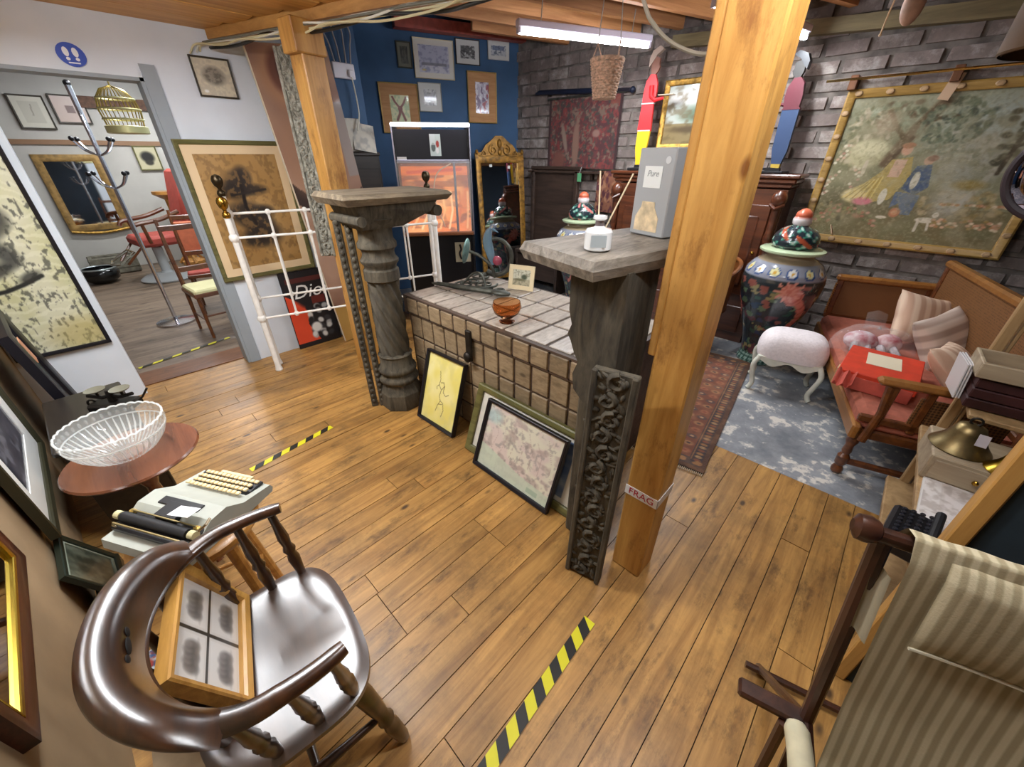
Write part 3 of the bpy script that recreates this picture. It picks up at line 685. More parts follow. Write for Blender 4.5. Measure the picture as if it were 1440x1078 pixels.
for sx in (-1, 1):
    for sy in (-1, 1):
        MB().tube(spl([(sx*.19, sy*.135, .285), (sx*.215, sy*.155, .22), (sx*.20, sy*.145, .13), (sx*.185, sy*.135, .06), (sx*.195, sy*.14, .022), (sx*.205, sy*.147, .008)], 5), .018, 8).build('leg', cream, t, 60)
cv = Canvas(70, 260, '4a3028', 5, aspect=.27)
cv.rect(.06, .02, .94, .98, '2a2a38'); cv.rect(.22, .06, .78, .94, '7a4032'); cv.rect(.19, .052, .215, .948, 'a07048'); cv.rect(.785, .052, .81, .948, 'a07048')
for i in range(46):
    for u_ in (.13, .87):
        cv.ell(u_, .035+i*.0205, .045, .0075, ['b07a4a', '8a4a38', 'c09a6a'][i % 3], soft=.4)
for i in range(5): cv.ell(.1+.2*i, .04, .05, .012, 'b07a4a'); cv.ell(.1+.2*i, .96, .05, .012, 'b07a4a')
for i in range(18):
    for j in range(3): cv.ell(.32+.18*j, .09+i*.049, .07, .014, ['c08a5a', '3a3a4a', 'b86a4a'][(i+j) % 3], soft=.5, k=.85); cv.ell(.32+.18*j, .09+i*.049, .03, .006, ['3a3038', 'd0a880', '8a3a30'][(i+j) % 3])
cv.speck(40, 150, .5, .8, '5a4036', .5); cv.mix(np.full(cv.u.shape, .38), '604a38'); cv.speck(6, 24, .45, .7, 'a87c58', .3)
rug_mat = colattr('rug_pile', .95, 0, .6)
t = thing('rug', 'narrow patterned red and navy rug on the concrete floor', 'rug', (-.70, 2.81, .008), (0, 0, R(7.5)))
o = put_print('pile', cv, .46, 1.74, rug_mat, t); o.rotation_euler = (-PI/2, 0, 0); o.location = (0, -.87, .0045)
o.rotation_euler = (-PI/2, 0, 0)
MB().box((0, 0, -.003), (.46, 1.74, .008)).build('backing', plain('rug_back', '4a382e', .95), t, 0)
fg = MB()
for i in range(46):
    for s in (-1, 1): fg.box((-.225+i*.01, s*.882, -.002), (.004, .03, .004))
fg.build('fringe', plain('rug_fringe', 'b8a890', .95), t, 0)
# ================================================================== BERGERE SOFA along the right
t = thing('cane_sofa', 'long caned wooden sofa with a faded terracotta seat', 'sofa', (.165, 2.49, 0), (0, 0, R(15)))
sw = wood('sofa_wood', '4a2714', '7a4620', axis=1, scale=7, rough=.35, coat=.3, rnd=.04); sw_l = wood('sofa_wood_pale', '7d4e22', 'a06c34', axis=1, scale=7, rough=.35, coat=.3, rnd=.04)
def cane_mat():
    m, nt, b = base_mat('cane'); tc = N(nt, 'ShaderNodeTexCoord'); mp = N(nt, 'ShaderNodeMapping'); mp.inputs['Scale'].default_value = (70, 70, 70)
    ck = N(nt, 'ShaderNodeTexVoronoi'); ck.inputs['Scale'].default_value = 1.0; ck.inputs['Randomness'].default_value = .15
    nt.links.new(tc.outputs['Object'], mp.inputs[0]); nt.links.new(mp.outputs[0], ck.inputs['Vector'])
    r = N(nt, 'ShaderNodeValToRGB'); e = r.color_ramp.elements; e[0].position = .25; e[0].color = L4('3c2412'); e[1].position = .5; e[1].color = L4('7c5430')
    nt.links.new(ck.outputs['Distance'], r.inputs[0]); nt.links.new(r.outputs[0], b.inputs['Base Color']); b.inputs['Roughness'].default_value = .55; return m
cane = cane_mat(); SL, SD = 1.74, .62
MB().rbox((SD/2, SL/2, .375), (SD-.02, SL-.04, .11), .03).build('seat', plain('terracotta', 'a8604c', .85, var=.06, vscale=30, bump=.15), t, 40)
MB().rbox((.015, SL/2, .31), (.04, SL, .09), .01).build('seat_rail', sw_l, t)
MB().rbox((SD/2, SL/2, .30), (SD-.04, SL-.04, .06), .01).build('seat_frame', sw, t)
def cpanel(p0, p1, z0, z1, name, top_m_):
    p0, p1 = Vector(p0), Vector(p1); d = (p1-p0); a = math.atan2(d.y, d.x); l = d.length; c = (p0+p1)/2
    e = MB().box((0, 0, (z0+z1)/2), (l-.05, .012, z1-z0-.06)).build(name, cane, t, 0, loc=(c.x, c.y, 0), rot=(0, 0, a))
    for s in (-1, 1): MB().rbox((s*(l/2-.02), 0, (z0+z1)/2), (.045, .04, z1-z0), .008).build('stile', sw, e)
    MB().rbox((0, 0, z0+.02), (l, .035, .045), .006).build('bottom_rail', sw, e)
    MB().rbox((0, 0, z1), (l+.03, .06, .05), .014).build('top_rail', top_m_, e)
    if z1 > .7:
        bd_ = MB()
        for s in (-1, 1):
            for k in range(16): bd_.ball((s*(l/2+.004), -.018, z0+.05+k*(z1-z0-.1)/15), .009, 6, 4)
        tag(bd_.build('beading', sw_l, e), kind='stuff')
cpanel((SD, .05, 0), (SD, SL-.03, 0), .40, .92, 'cane_back', sw_l)
cpanel((.02, SL, 0), (SD, SL, 0), .40, .74, 'cane_side', sw_l)
# near arm with caned side panel and turned front support
MB().box((SD*.58, .02, .49), (SD*.55, .012, .16)).build('cane_side', cane, t, 0)
MB().rbox((SD/2+.02, .02, .625), (SD+.04, .07, .035), .014).build('armrest', sw_l, t)
for x_ in (.08, .22, SD-.03): MB().rbox((x_, .02, .49), (.035, .03, .25), .006).build('arm_upright', sw, t)
MB().rbox((SD/2, .02, .40), (SD, .03, .04), .006).build('arm_rail', sw, t)
tl = [(.018, 0), (.028, .012), (.03, .03), (.02, .055), (.028, .07), (.03, .12), (.018, .14), (.024, .16), (.02, .20), (.03, .23), (.03, .33)]
for x_, y_ in ((.04, .05), (SD-.05, .05), (.04, SL-.05), (SD-.05, SL-.05)): MB().lathe(tl, 12).build('leg', sw, t, loc=(x_, y_, 0))
MB().rbox((SD/2, .05, .09), (SD-.1, .03, .035), .008).build('stretcher', sw, t)
MB().tube([(.05, -.02, .28), (.07, .0, .45), (.06, .02, .60)], [.02, .016, .02], 8).build('arm_support', sw, t)
# ================================================================== SIDEBOARD carrying the figures
mah = wood('mahogany', '3a1c10', '6a3820', axis=0, scale=6, rough=.3, coat=.4, rnd=.05)
t = thing('carved_sideboard', 'tall carved mahogany sideboard along the brick wall', 'sideboard', (-1.61, 4.235, 0))
MB().b2((-.80, -.13, 0), (.80, .15, 1.36)).build('carcass', mah, t, 0)
b = MB(); b.rbox((0, 0, 1.455), (1.72, .33, .03), .008); b.rbox((0, 0, 1.42), (1.68, .30, .04), .012); b.rbox((0, 0, 1.385), (1.63, .28, .03), .008); b.build('cornice', mah, t)
for k, x_ in enumerate((-.76, -.26, .26, .76)):
    MB().lathe([(.035, 0), (.04, .03), (.028, .06), (.034, .3), (.025, .55), (.04, .6), (.03, .65), (.034, .9), (.042, .95)], 12).build('turned_pilaster', mah, t, loc=(x_, -.15, .38))
    b = MB(); b.ball((x_, -.16, 1.29), (.06, .05, .07)); b.tube([(x_-.05, -.17, 1.25), (x_, -.21, 1.22), (x_+.05, -.17, 1.25)], .016, 8); b.build('carved_mask', mah, t)
for k, x_ in enumerate((-.51, 0, .51)):
    d = MB().rbox((x_, -.137, .85), (.42, .02, .78), .006).build('door', mah, t); MB().rbox((x_, -.15, .85), (.28, .02, .60), .012).build('raised_panel', mah, d)
    MB().ball((x_+.17, -.16, .85), .014, 8, 6).build('handle', brass, d)
    d = MB().rbox((x_, -.137, .22), (.46, .02, .26), .006).build('drawer', mah, t); MB().ball((x_, -.16, .22), .018, 8, 6).build('knob', brass, d)
# ================================================================== SMOKER'S BOW ARMCHAIR
cw = wood('chair_elm', '1e1009', '46270f', axis=0, scale=6, rough=.3, coat=1.0, rnd=.03, stretch=8)
t = thing('wooden_armchair', 'dark polished bow back wooden armchair with a saddle seat', 'chair', (-.825, -.075, 0), (0, 0, R(-5)))
def seat_pt(u, v, top):
    a = u*2*PI; ca, sa = math.cos(a), math.sin(a)
    ex = .62; X = math.copysign(abs(ca)**ex, ca)*.245*(1+.06*sa); Y = math.copysign(abs(sa)**ex, sa)*.195
    X *= v; Y *= v
    if top:
        z = .445-.022*math.exp(-((X)**2/.02+(Y+.02)**2/.022))+.012*math.exp(-(X**2)/.0012)*max(0, Y/.2)-.010*max(0, (v-.9)/.1)
    else: z = .40+.018*max(0, (v-.8)/.2)
    return (X, Y+.025, z)
s_ = MB()
s_.grid(lambda u, v: seat_pt(u, max(v, .002), True), 72, 18, True); s_.grid(lambda u, v: seat_pt(u, max(v, .002), False), 72, 6, True)
s_.grid(lambda u, v: tuple(Vector(seat_pt(u, 1, True))*(1-v)+Vector(seat_pt(u, 1, False))*v), 72, 3, True)
s_.build('seat', wood('chair_seat', '20130b', '452a18', axis=0, scale=6, rough=.42, coat=1.0, coat_r=.34, coat_ior=2.0, rnd=.02, stretch=6, bump=.3), t, 50)
# horseshoe arm: flat bow swept round the back
def bow(s):        # s in -1..1 from left arm tip to right arm tip
    a = PI*1.5+s*PI*.5*1.12
    if abs(s) < .66:
        an = PI*1.5+s/.66*PI*.5; return Vector((.262*math.cos(an), .03+.215*math.sin(an), .70))
    k = (abs(s)-.66)/.34; sg = 1 if s > 0 else -1
    return Vector((sg*(.262+.012*k-.02*k*k), .03+.13*k, .70-.008*k))
n = 64; vs = []; prof_n = 8
bw = MB()
def bow_sec(i):
    s = -1+2*i/n; p = bow(s); q0 = bow(max(-1, s-.02)); q1 = bow(min(1, s+.02)); tg = (q1-q0).normalized(); nn = Vector((tg.y, -tg.x, 0))
    wd = .026+.006*math.cos(s*PI); hh = .016
    if abs(s) > .93: wd *= .8+.2*math.cos((abs(s)-.93)/.07*PI/2)
    return [p+nn*(wd*math.cos(k*2*PI/10))+Vector((0, 0, hh*math.sin(k*2*PI/10))) for k in range(10)]
secs = [bow_sec(i) for i in range(n+1)]
bw.add([v for s in secs for v in s], [(i*10+k, i*10+(k+1) % 10, (i+1)*10+(k+1) % 10, (i+1)*10+k) for i in range(n) for k in range(10)]+[tuple(range(10)), tuple(n*10+k for k in range(10))])
bw.build('arm_bow', cw, t, 60)
# raised back crest, thick and curved; hand hole not cut, dark discs paint its shade
cr = MB()
def crest(u, v):
    s = (u*2-1)*.50; p = bow(s); an = PI*1.5+s/.66*PI*.5; out = Vector((math.cos(an), math.sin(an), 0))
    lift = .08*(1-abs(u*2-1)**4)
    th = .028*(1-.25*abs(u*2-1)**6)
    prof = [(-1, 0), (-1, .5), (-.9, .85), (0, 1.06), (.9, 1.0), (1.25, .85), (1, .5), (1, 0)]
    f = v*(len(prof)-1); i = min(int(f), len(prof)-2); k = f-i
    a = prof[i][0]*(1-k)+prof[i+1][0]*k; b = prof[i][1]*(1-k)+prof[i+1][1]*k
    return tuple(p+out*(a*th+.022*b)+Vector((0, 0, .008+lift*b)))
cr.grid(crest, 50, 16); cr.add([crest(0, i/7) for i in range(8)], [tuple(range(8))]); cr.add([crest(1, i/7) for i in range(8)], [tuple(range(8))])
c_o = cr.build('crest_rail', cw, t, 50)
hs = MB()
for dx, rr in ((0, .022), (-.035, .013), (.035, .013)): hs.ball((dx, -.1675-.5*dx*dx, .748), (rr, .003, .012))
hs.build('hand_hole_shade', plain('hole_shade', '0c0705', .8), c_o)
spin = [(.011, 0), (.014, .03), (.018, .07), (.013, .09), (.019, .105), (.013, .12), (.017, .15), (.012, .20), (.011, .255)]
for sg in (-1, 1):
    for y0, y1, x1 in ((.145, .13, .268), (.06, .045, .265), (-.03, -.05, .248)):
        b0 = Vector((sg*.215, y0, .43)); b1 = Vector((sg*x1, y1, .695)); d = b1-b0; q = Vector((0, 0, 1)).rotation_difference(d)
        m_ = MB().lathe([(r, z/.255*d.length) for r, z in spin], 10).build('arm_spindle', cw, t, 40, loc=b0); m_.rotation_euler = q.to_euler()
for k in range(-2, 3):
    a = PI*1.5+k*.33; b0 = Vector((.19*math.cos(a), .02+.17*math.sin(a), .43)); b1 = Vector((.258*math.cos(a), .03+.212*math.sin(a), .695)); d = b1-b0; q = Vector((0, 0, 1)).rotation_difference(d)
    m_ = MB().lathe([(r*.9, z/.255*d.length) for r, z in spin], 10).build('back_spindle', cw, t, 40, loc=b0); m_.rotation_euler = q.to_euler()
legp = [(.016, 0), (.02, .02), (.024, .10), (.018, .125), (.026, .145), (.018, .165), (.024, .22), (.028, .30), (.02, .40)]
feet = {}
for sx in (-1, 1):
    for sy in (-1, 1):
        b1 = Vector((sx*.16, sy*.14, .415)); b0 = Vector((sx*.215, sy*.215, .0)); feet[sx, sy] = (b0, b1); d = b1-b0; q = Vector((0, 0, 1)).rotation_difference(d)
        m_ = MB().lathe([(r, z/.40*d.length) for r, z in legp], 12).build('leg', cw, t, 40, loc=b0); m_.rotation_euler = q.to_euler()
for sx in (-1, 1):
    a = feet[sx, -1][0].lerp(feet[sx, -1][1], .42); b = feet[sx, 1][0].lerp(feet[sx, 1][1], .42); MB().tube([a, a.lerp(b, .3), a.lerp(b, .5), a.lerp(b, .7), b], [.01, .013, .018, .013, .01], 8).build('stretcher', cw, t, 60)
a = feet[-1, -1][0].lerp(feet[-1, -1][1], .42).lerp(feet[-1, 1][0].lerp(feet[-1, 1][1], .42), .5); b = a.copy(); b.x = -a.x; MB().tube([a, a.lerp(b, .5), b], [.01, .016, .01], 8).build('stretcher', cw, t, 60)
# four-print frame on the seat
cv = Canvas(110, 110, 'cfcac4', 3)
for cx in (.25, .75):
    for cy in (.25, .75):
        cv.rect(cx-.2, cy-.2, cx+.2, cy+.2, 'd6d2cd'); n_ = cv.noise(14, 14, 3)
        for q in range(5): cv.ell(cx+.05*(q-2), cy-.04+.03*(q % 2), .05, .09, '5a5654', soft=.8, k=.8); cv.ell(cx+.05*(q-2), cy+.02, .03, .05, '8a8480', soft=.8, k=.7)
        cv.ell(cx, cy-.11, .14, .03, '6e6a66', soft=.9, k=.6)
cv.rect(.485, 0, .515, 1, '3a342e'); cv.rect(0, .485, 1, .515, '3a342e')
pine_f = wood('frame_pine', '9a6a2c', 'c9984c', axis=0, scale=9, rough=.4, coat=.2, rnd=.05)
picture('framed_print', 'pine framed set of four small engravings on the armchair seat', 'picture', (-.90, -.105, .446), R(166), .32, .25, .022, .034, pine_f, cv, tilt=R(-20))
# ================================================================== TYPEWRITER on a pine stool
st_m = wood('stool_pine', '9a6428', 'c8924a', axis=0, scale=8, rough=.4, coat=.3, rnd=.05)
t = thing('round_stool', 'round pine stool under the typewriter', 'stool', (-1.36, -.10, 0))
MB().lathe([(.16, .515), (.178, .522), (.182, .535), (.178, .548), (.165, .555), (.001, .555)], 36).build('stool_top', st_m, t)
for k in range(4):
    a = k*PI/2+.5; MB().tube([(.11*math.cos(a), .11*math.sin(a), .52), (.165*math.cos(a), .165*math.sin(a), 0)], [.02, .015], 10).build('leg', st_m, t)
for k in range(4):
    a, b = k*PI/2+.5, (k+1)*PI/2+.5; MB().tube([(.14*math.cos(a), .14*math.sin(a), .22), (.14*math.cos(b), .14*math.sin(b), .22)], .009, 8).build('stretcher', st_m, t)
t = thing('typewriter', 'grey portable typewriter with cream keys', 'typewriter', (-1.375, -.085, .556), (0, 0, R(209)))
# local: width x, keyboard towards -y
tg_ = plain('typewriter_grey', 'a9aca2', .5, var=.02); tk = plain('typewriter_black', '16161a', .35); key_m = plain('key_cream', 'e6cf9e', .45); ch = plain('chrome', 'c8c4b4', .2, 1)
W2 = .148
b = MB(); b.push((0, 0, 0), (PI/2, 0, PI/2))
side = [(-.165, 0), (.16, 0), (.172, .02), (.165, .05), (.10, .052), (.045, .085), (-.01, .085), (-.062, .05), (-.165, .03), (-.172, .015)]
b.prism(side, -W2, W2); b.pop(); b.build('shell', tg_, t, 25)
MB().rbox((0, -.115, .038), (.25, .098, .012), .003).build('key_well', tk, t)
ky = MB().rbox((0, 0, 0), (.0145, .0135, .008), .002).build('key', key_m, t)
first = True
for r_ in range(4):
    for c in range(13):
        o = ky if first else link_copy(ky, t, (0, 0, 0)); first = False
        o.location = (-.108+c*.0178+(r_ % 2)*.006-.003, -.152+r_*.0225, .047+.004*r_)
MB().rbox((0, -.172, .036), (.14, .012, .010), .002).build('space_bar', key_m, t)
b = MB(); b.rbox((0, .018, .0865), (.16, .03, .006), .002); b.rbox((0, .045, .08), (.085, .06, .02), .003); b.build('type_basket', tk, t)
MB().rbox((0, .098, .063), (.29, .075, .024), .006).build('carriage', tk, t)
MB().tube([(-.128, .10, .084), (.128, .10, .084)], .015, 14).build('platen', plain('platen', '121216', .6), t)
for s in (-1, 1):
    MB().tube([(s*.135, .10, .084), (s*.155, .10, .084)], .013, 12).build('platen_knob', plain('knob_ivory', 'cfc79a', .4), t)
    MB().rbox((s*.128, .075, .078), (.02, .014, .014), .003).build('carriage_clip', plain('clip_gold', 'c8a85c', .35, .6), t); MB().rbox((s*.125, .128, .078), (.018, .012, .012), .003).build('carriage_clip', ch, t)
for y_ in (.075, .128): MB().tube([(-.13, y_, .086), (.13, y_, .086)], .003, 6).build('paper_rail', plain('rail_gold', 'b9a878', .3, .8), t)
MB().tube([(-.145, .10, .084), (-.165, .07, .10), (-.16, .05, .104)], .004, 6).build('return_lever', ch, t)
MB().box((-.07, .088, .1005), (.07, .045, .001)).build('price_card', plain('card_white', 'f2f2f6', .6), t, 0, rot=(R(12), 0, R(6)))
# ================================================================== ROUND TABLE, GLASS BOWL
tw_ = wood('table_mahogany', '4e2a1a', '7d4a30', axis=0, scale=4, rough=.25, coat=.5, rnd=.04)
t = thing('tripod_table', 'small round mahogany tripod table under the glass bowl', 'table', (-1.90, -.185, 0))
MB().lathe([(.19, .565), (.208, .57), (.213, .578), (.208, .585), (.001, .587)], 48).build('table_top', tw_, t)
MB().lathe([(.05, .10), (.035, .14), (.03, .18), (.045, .24), (.03, .30), (.022, .42), (.035, .46), (.03, .50), (.06, .566)], 16).build('pedestal', tw_, t)
for k in range(3):
    a = k*2*PI/3+.4; MB().tube(spl([(.03*math.cos(a), .03*math.sin(a), .14), (.12*math.cos(a), .12*math.sin(a), .12), (.19*math.cos(a), .19*math.sin(a), .02)], 5), .016, 8).build('leg', tw_, t)
glass_m = plain('cut_glass', 'f4f8f6', .06, trans=.0, alpha=.16, spec=1.0, coat=1.0)
def glass_tint(name, c, rough=.03):
    return plain(name, c, rough, trans=1.0, ior=1.48)
t = thing('glass_bowl', 'large cut glass fruit bowl with a scalloped rim', 'bowl', (-1.91, -.195, .588))
def gb(u, v):
    a = u*2*PI; prof = [(.05, .0), (.07, .004), (.10, .025), (.13, .06), (.150, .10), (.156, .135), (.150, .14), (.142, .105), (.122, .068), (.094, .035), (.065, .014), (.001, .012)]
    f = v*(len(prof)-1); i = min(int(f), len(prof)-2); k = f-i; r = prof[i][0]*(1-k)+prof[i+1][0]*k; z = prof[i][1]*(1-k)+prof[i+1][1]*k
    if i < 5 and i > 0: r += (.0035*abs(math.sin(a*20)))*(1 if z < .095 else .4)
    if z > .12: z += .005*abs(math.sin(a*16))
    return (r*math.cos(a), r*math.sin(a), z)
MB().grid(gb, 160, 34, True).build('bowl', glass_m, t, 25)
rb = MB()
for k in range(40):
    a = 2*PI*k/40; rb.ball((.152*math.cos(a), .152*math.sin(a), .117), (.006, .006, .010), 6, 4)
rb.build('cut_beads', glass_m, t, 20)
rib_m = plain('glass_rib', 'f6faf8', .06, alpha=.42, spec=1.0, coat=1.0); rb = MB()
for k in range(44):
    a = 2*PI*k/44; ca, sa = math.cos(a), math.sin(a); rb.tube([(r*ca, r*sa, z) for r, z in ((.072, .006), (.102, .026), (.132, .061), (.151, .098))], [.002, .003, .0035, .002], 5)
tag(rb.build('cut_flutes', rib_m, t, 60), kind='stuff')
MB().tube([(.153*math.cos(a), .153*math.sin(a), .139+.005*abs(math.sin(a*16))) for a in [j*2*PI/128 for j in range(128)]], .0038, 6, closed=True).build('rim', rib_m, t, 60)
MB().tube([(.150*math.cos(a), .150*math.sin(a), .10) for a in [j*2*PI/64 for j in range(64)]], .003, 6, closed=True).build('cut_line', rib_m, t, 60)
# ================================================================== DARK CABINET, SCALE
t = thing('low_cabinet', 'low black cabinet behind the glass bowl table', 'cabinet', (-2.56, -.30, 0), (0, 0, R(3)))
bk = wood('black_wood', '120e0c', '2a221c', axis=0, scale=6, rough=.4, coat=.2, rnd=.02)
MB().b2((-.28, -.13, .04), (.28, .13, .50)).build('carcass', bk, t, 0); MB().rbox((0, 0, .51), (.60, .30, .025), .006).build('cabinet_top', bk, t)
for s in (-1, 1):
    d = MB().rbox((s*.135, .135, .27), (.25, .015, .40), .004).build('door', bk, t); MB().ball((s*.03, .15, .27), .012, 8, 6).build('knob', brass, d)
t = thing('kitchen_scale', 'old black iron kitchen scale with two round pans', 'scale', (-2.52, -.20, .524), (0, 0, R(50)))
MB().rbox((0, 0, .02), (.20, .09, .04), .01).build('base', iron, t); MB().tube([(-.10, 0, .075), (-.04, 0, .06), (0, 0, .07), (.04, 0, .06), (.10, 0, .075)], .009, 8).build('beam', iron, t)
MB().tube([(0, 0, .03), (0, 0, .10)], [.02, .012], 8).build('pillar', iron, t)
pan = plain('scale_pan', '8a8878', .4, .6)
for s in (-1, 1): MB().lathe([(.01, .095), (.036, .10), (.04, .106), (.036, .105), (.001, .100)], 20).build('pan', pan, t, loc=(s*.055, 0, 0)); MB().tube([(s*.055, 0, .065), (s*.055, 0, .098)], .006, 6).build('pan_stem', iron, t)
MB().tube([(.09, 0, .02), (.13, .01, .05), (.16, .02, .09)], .005, 6).build('handle', iron, t); MB().tube([(-.1+.02*math.cos(a), 0, .03+.02*math.sin(a)) for a in [k*.6 for k in range(11)]], .005, 6).build('ring_handle', iron, t)
# magazines, cardboard and camera case under and behind the chair
t = thing('magazine_stack', 'small pile of magazines on the floor behind the armchair', 'magazines', (-1.36, -.40, 0), (0, 0, R(10)))
cv = Canvas(40, 40, 'b8c4c8', 8); cv.speck(6, 6, .45, .6, 'a03a30'); cv.speck(8, 5, .5, .62, '3a5a8a'); cv.speck(9, 9, .6, .7, 'e8e8e8')
for k in range(4): MB().rbox((.004*k, .003*(k % 2), .006+.012*k), (.21, .15, .011), .002).build('magazine', plain('mag_%d' % k, ['d8d4cc', 'b0544a', 'c8c8c8', 'e4e0d8'][k], .5), t)
o = put_print('cover', cv, .205, .145, colattr('print_gloss', .3, .4), t); o.rotation_euler = (-PI/2, 0, 0); o.location = (.012, -.07, .0485)
o = MB().box((0, 0, .004), (.55, .26, .006)).build('cardboard_sheet', plain('cardboard', '8f7a5e', .85, var=.05), smooth=0, loc=(-.86, -.33, 0), rot=(0, 0, R(-4))); tag(o, 'flat sheet of brown cardboard on the floor under the armchair', 'cardboard')
t = thing('camera_case', 'black and white camera case on the floor beside the armchair', 'case', (-1.15, .02, 0), (0, 0, R(30)))
MB().rbox((0, 0, .05), (.11, .08, .10), .012).build('body', plain('case_black', '1c1c1e', .5), t); MB().rbox((0, 0, .105), (.112, .082, .02), .006).build('lid', plain('case_white', 'b8bcba', .5), t)
MB().tube([(-.04, 0, .11), (-.03, 0, .14), (.03, 0, .14), (.04, 0, .11)], .006, 6).build('strap', plain('case_black', '1c1c1e', .5), t)
# ================================================================== DECK CHAIR in the right foreground
dk = wood('deck_wood', '24120c', '4a2a1c', axis=2, scale=7, rough=.35, coat=.3, rnd=.03)
def stripe_mat(name, c1, c2, n, axis=0):
    m, nt, b = base_mat(name); tc = N(nt, 'ShaderNodeTexCoord'); sp = N(nt, 'ShaderNodeSeparateXYZ'); nt.links.new(tc.outputs['Object'], sp.inputs[0])
    ml = N(nt, 'ShaderNodeMath', operation='MULTIPLY'); ml.inputs[1].default_value = n*2*PI; nt.links.new(sp.outputs[axis], ml.inputs[0])
    sn = N(nt, 'ShaderNodeMath', operation='SINE'); nt.links.new(ml.outputs[0], sn.inputs[0])
    r = N(nt, 'ShaderNodeMapRange'); r.inputs[1].default_value = -.5; r.inputs[2].default_value = .5; nt.links.new(sn.outputs[0], r.inputs[0])
    mx = N(nt, 'ShaderNodeMixRGB'); nt.links.new(r.outputs[0], mx.inputs[0]); mx.inputs[1].default_value = L4(c1); mx.inputs[2].default_value = L4(c2)
    nt.links.new(mx.outputs[0], b.inputs['Base Color']); b.inputs['Roughness'].default_value = .9
    no = N(nt, 'ShaderNodeTexNoise'); no.inputs['Scale'].default_value = 250; nt.links.new(tc.outputs['Object'], no.inputs['Vector'])
    bp = N(nt, 'ShaderNodeBump'); bp.inputs['Strength'].default_value = .25; bp.inputs['Distance'].default_value = .002; nt.links.new(no.outputs['Fac'], bp.inputs['Height']); nt.links.new(bp.outputs[0], b.inputs['Normal'])
    return m
canvas_m = stripe_mat('deck_canvas', '9a8e70', 'bdb294', 46)
t = thing('deck_chair', 'folding deck chair in beige striped canvas with a sewn headrest', 'deck chair', (.18, .865, 0), (0, 0, R(14)))
DW = .46
# local: x along the top bar, canvas falls towards -y
def cprof(v):
    P_ = [(.028, .952), (.012, .988), (-.012, .990), (-.036, .945), (-.075, .80), (-.13, .62), (-.20, .45), (-.33, .33), (-.52, .33), (-.60, .40)]
    f = v*(len(P_)-1); i = min(int(f), len(P_)-2); k = f-i; return (P_[i][0]*(1-k)+P_[i+1][0]*k, P_[i][1]*(1-k)+P_[i+1][1]*k)
def canv(u, v):
    y, z = cprof(v); sag = .018*math.sin(PI*u)*min(1, max(0, v*4-.9)); wr = .002*math.sin(u*30+v*9)*(1 if v < .12 else .3)
    x0 = .02+.02*math.sin(v*2.2)
    return (x0+(DW-.05)*u, y+sag+wr, z-.01*sag)
MB().grid(canv, 40, 60).build('canvas', canvas_m, t, 80)
def pil(u, v):
    vv = .26+v*.19; y, z = cprof(vv); th = .022*(math.sin(PI*u)*math.sin(PI*min(1, v*1.02)))**.4 if 0 < u < 1 and 0 < v < 1 else 0
    return (.085+(DW-.13)*u, y-th-.004+.012*math.sin(PI*u), z-.005)
MB().grid(pil, 30, 24).build('headrest', canvas_m, t, 80)
MB().tube([(.085+(DW-.13)*u, pil(u, .999)[1]-.003, pil(u, .999)[2]) for u in [i/12 for i in range(13)]], .0035, 6).build('seam', plain('seam_cloth', 'c4bca4', .9), t)
for x_ in (.0, DW):
    MB().tube([(x_, .01, .96), (x_+.028, -.05, .60), (x_+.052, -.10, .30), (x_+.075, -.15, 0)], [.017, .016, .015, .014], 10).build('pole', dk, t)
    MB().tube([(x_+.05, .25, .0), (x_+.045, -.08, .40), (x_+.03, -.62, .42)], .014, 8).build('side_rail', dk, t)
MB().tube([(-.045, 0, .962), (DW+.045, 0, .962)], .016, 12).build('top_bar', dk, t)
for x_ in (-.035, DW+.035): MB().lathe([(.012, -.02), (.026, -.012), (.028, .005), (.022, .02), (.012, .026)], 12).build('knob', dk, t, loc=(x_, 0, .965), rot=(0, PI/2, 0))
MB().rbox((-.03, -.085, .40), (.15, .045, .022), .006).build('arm_peg', dk, t); MB().tube([(.0, -.11, .39), (.01, -.13, .2), (.02, -.15, .0)], .013, 8).build('prop', dk, t)
MB().tube([(0, -.60, .40), (DW, -.60, .40)], .015, 8).build('front_bar', dk, t); MB().tube([(0, .22, .03), (DW, .22, .03)], .012, 8).build('foot_bar', dk, t)
for x_ in (.02, DW): MB().tube([(x_, -.60, .40), (x_, -.66, 0)], .014, 8).build('front_leg', dk, t)
MB().tube(spl([(.012, -.12, .43), (.02, -.20, .425), (.02, -.33, .42), (.025, -.47, .42)], 5), [.018]+[.026]*14+[.02], 12).build('arm_pad', plain('pad_cloth', 'c9c3a6', .9, var=.05), t, 60)
MB().grid(lambda u, v: (.005+.03*u, -.01-.06*v+.01*math.sin(u*5), .90-.14*v-.02*u), 6, 8).build('loose_strap', plain('strap_cloth', '9a9078', .9), t, 80)
# ================================================================== SHELF RACK on the right
rk = wood('rack_wood', '8a6c46', 'b49468', axis=2, scale=6, rough=.6, rnd=.06)
t = thing('shelf_rack', 'open wooden shelf rack with a dark navy end board', 'shelf', (.378, 1.305, 0))
MB().rbox((0, 0, .80), (.038, .05, 1.60), .004).build('front_post', wood('rack_pine', '9a6e34', 'c69854', axis=2, scale=6, rough=.5, rnd=.02), t)
MB().rbox((.055, 1.10, .80), (.035, .035, 1.60), .004).build('far_post', rk, t); MB().rbox((.085, 1.105, .80), (.012, .03, 1.60), .003).build('far_post_strip', rk, t)
MB().rbox((.62, 1.10, .80), (.035, .035, 1.60), .004).build('far_post', rk, t); MB().rbox((.62, .03, .80), (.035, .035, 1.60), .004).build('back_post', rk, t)
MB().b2((.02, -.01, 0), (.68, .01, 1.25)).build('end_board', plain('board_navy', '22303a', .7, var=.05), t, 0)
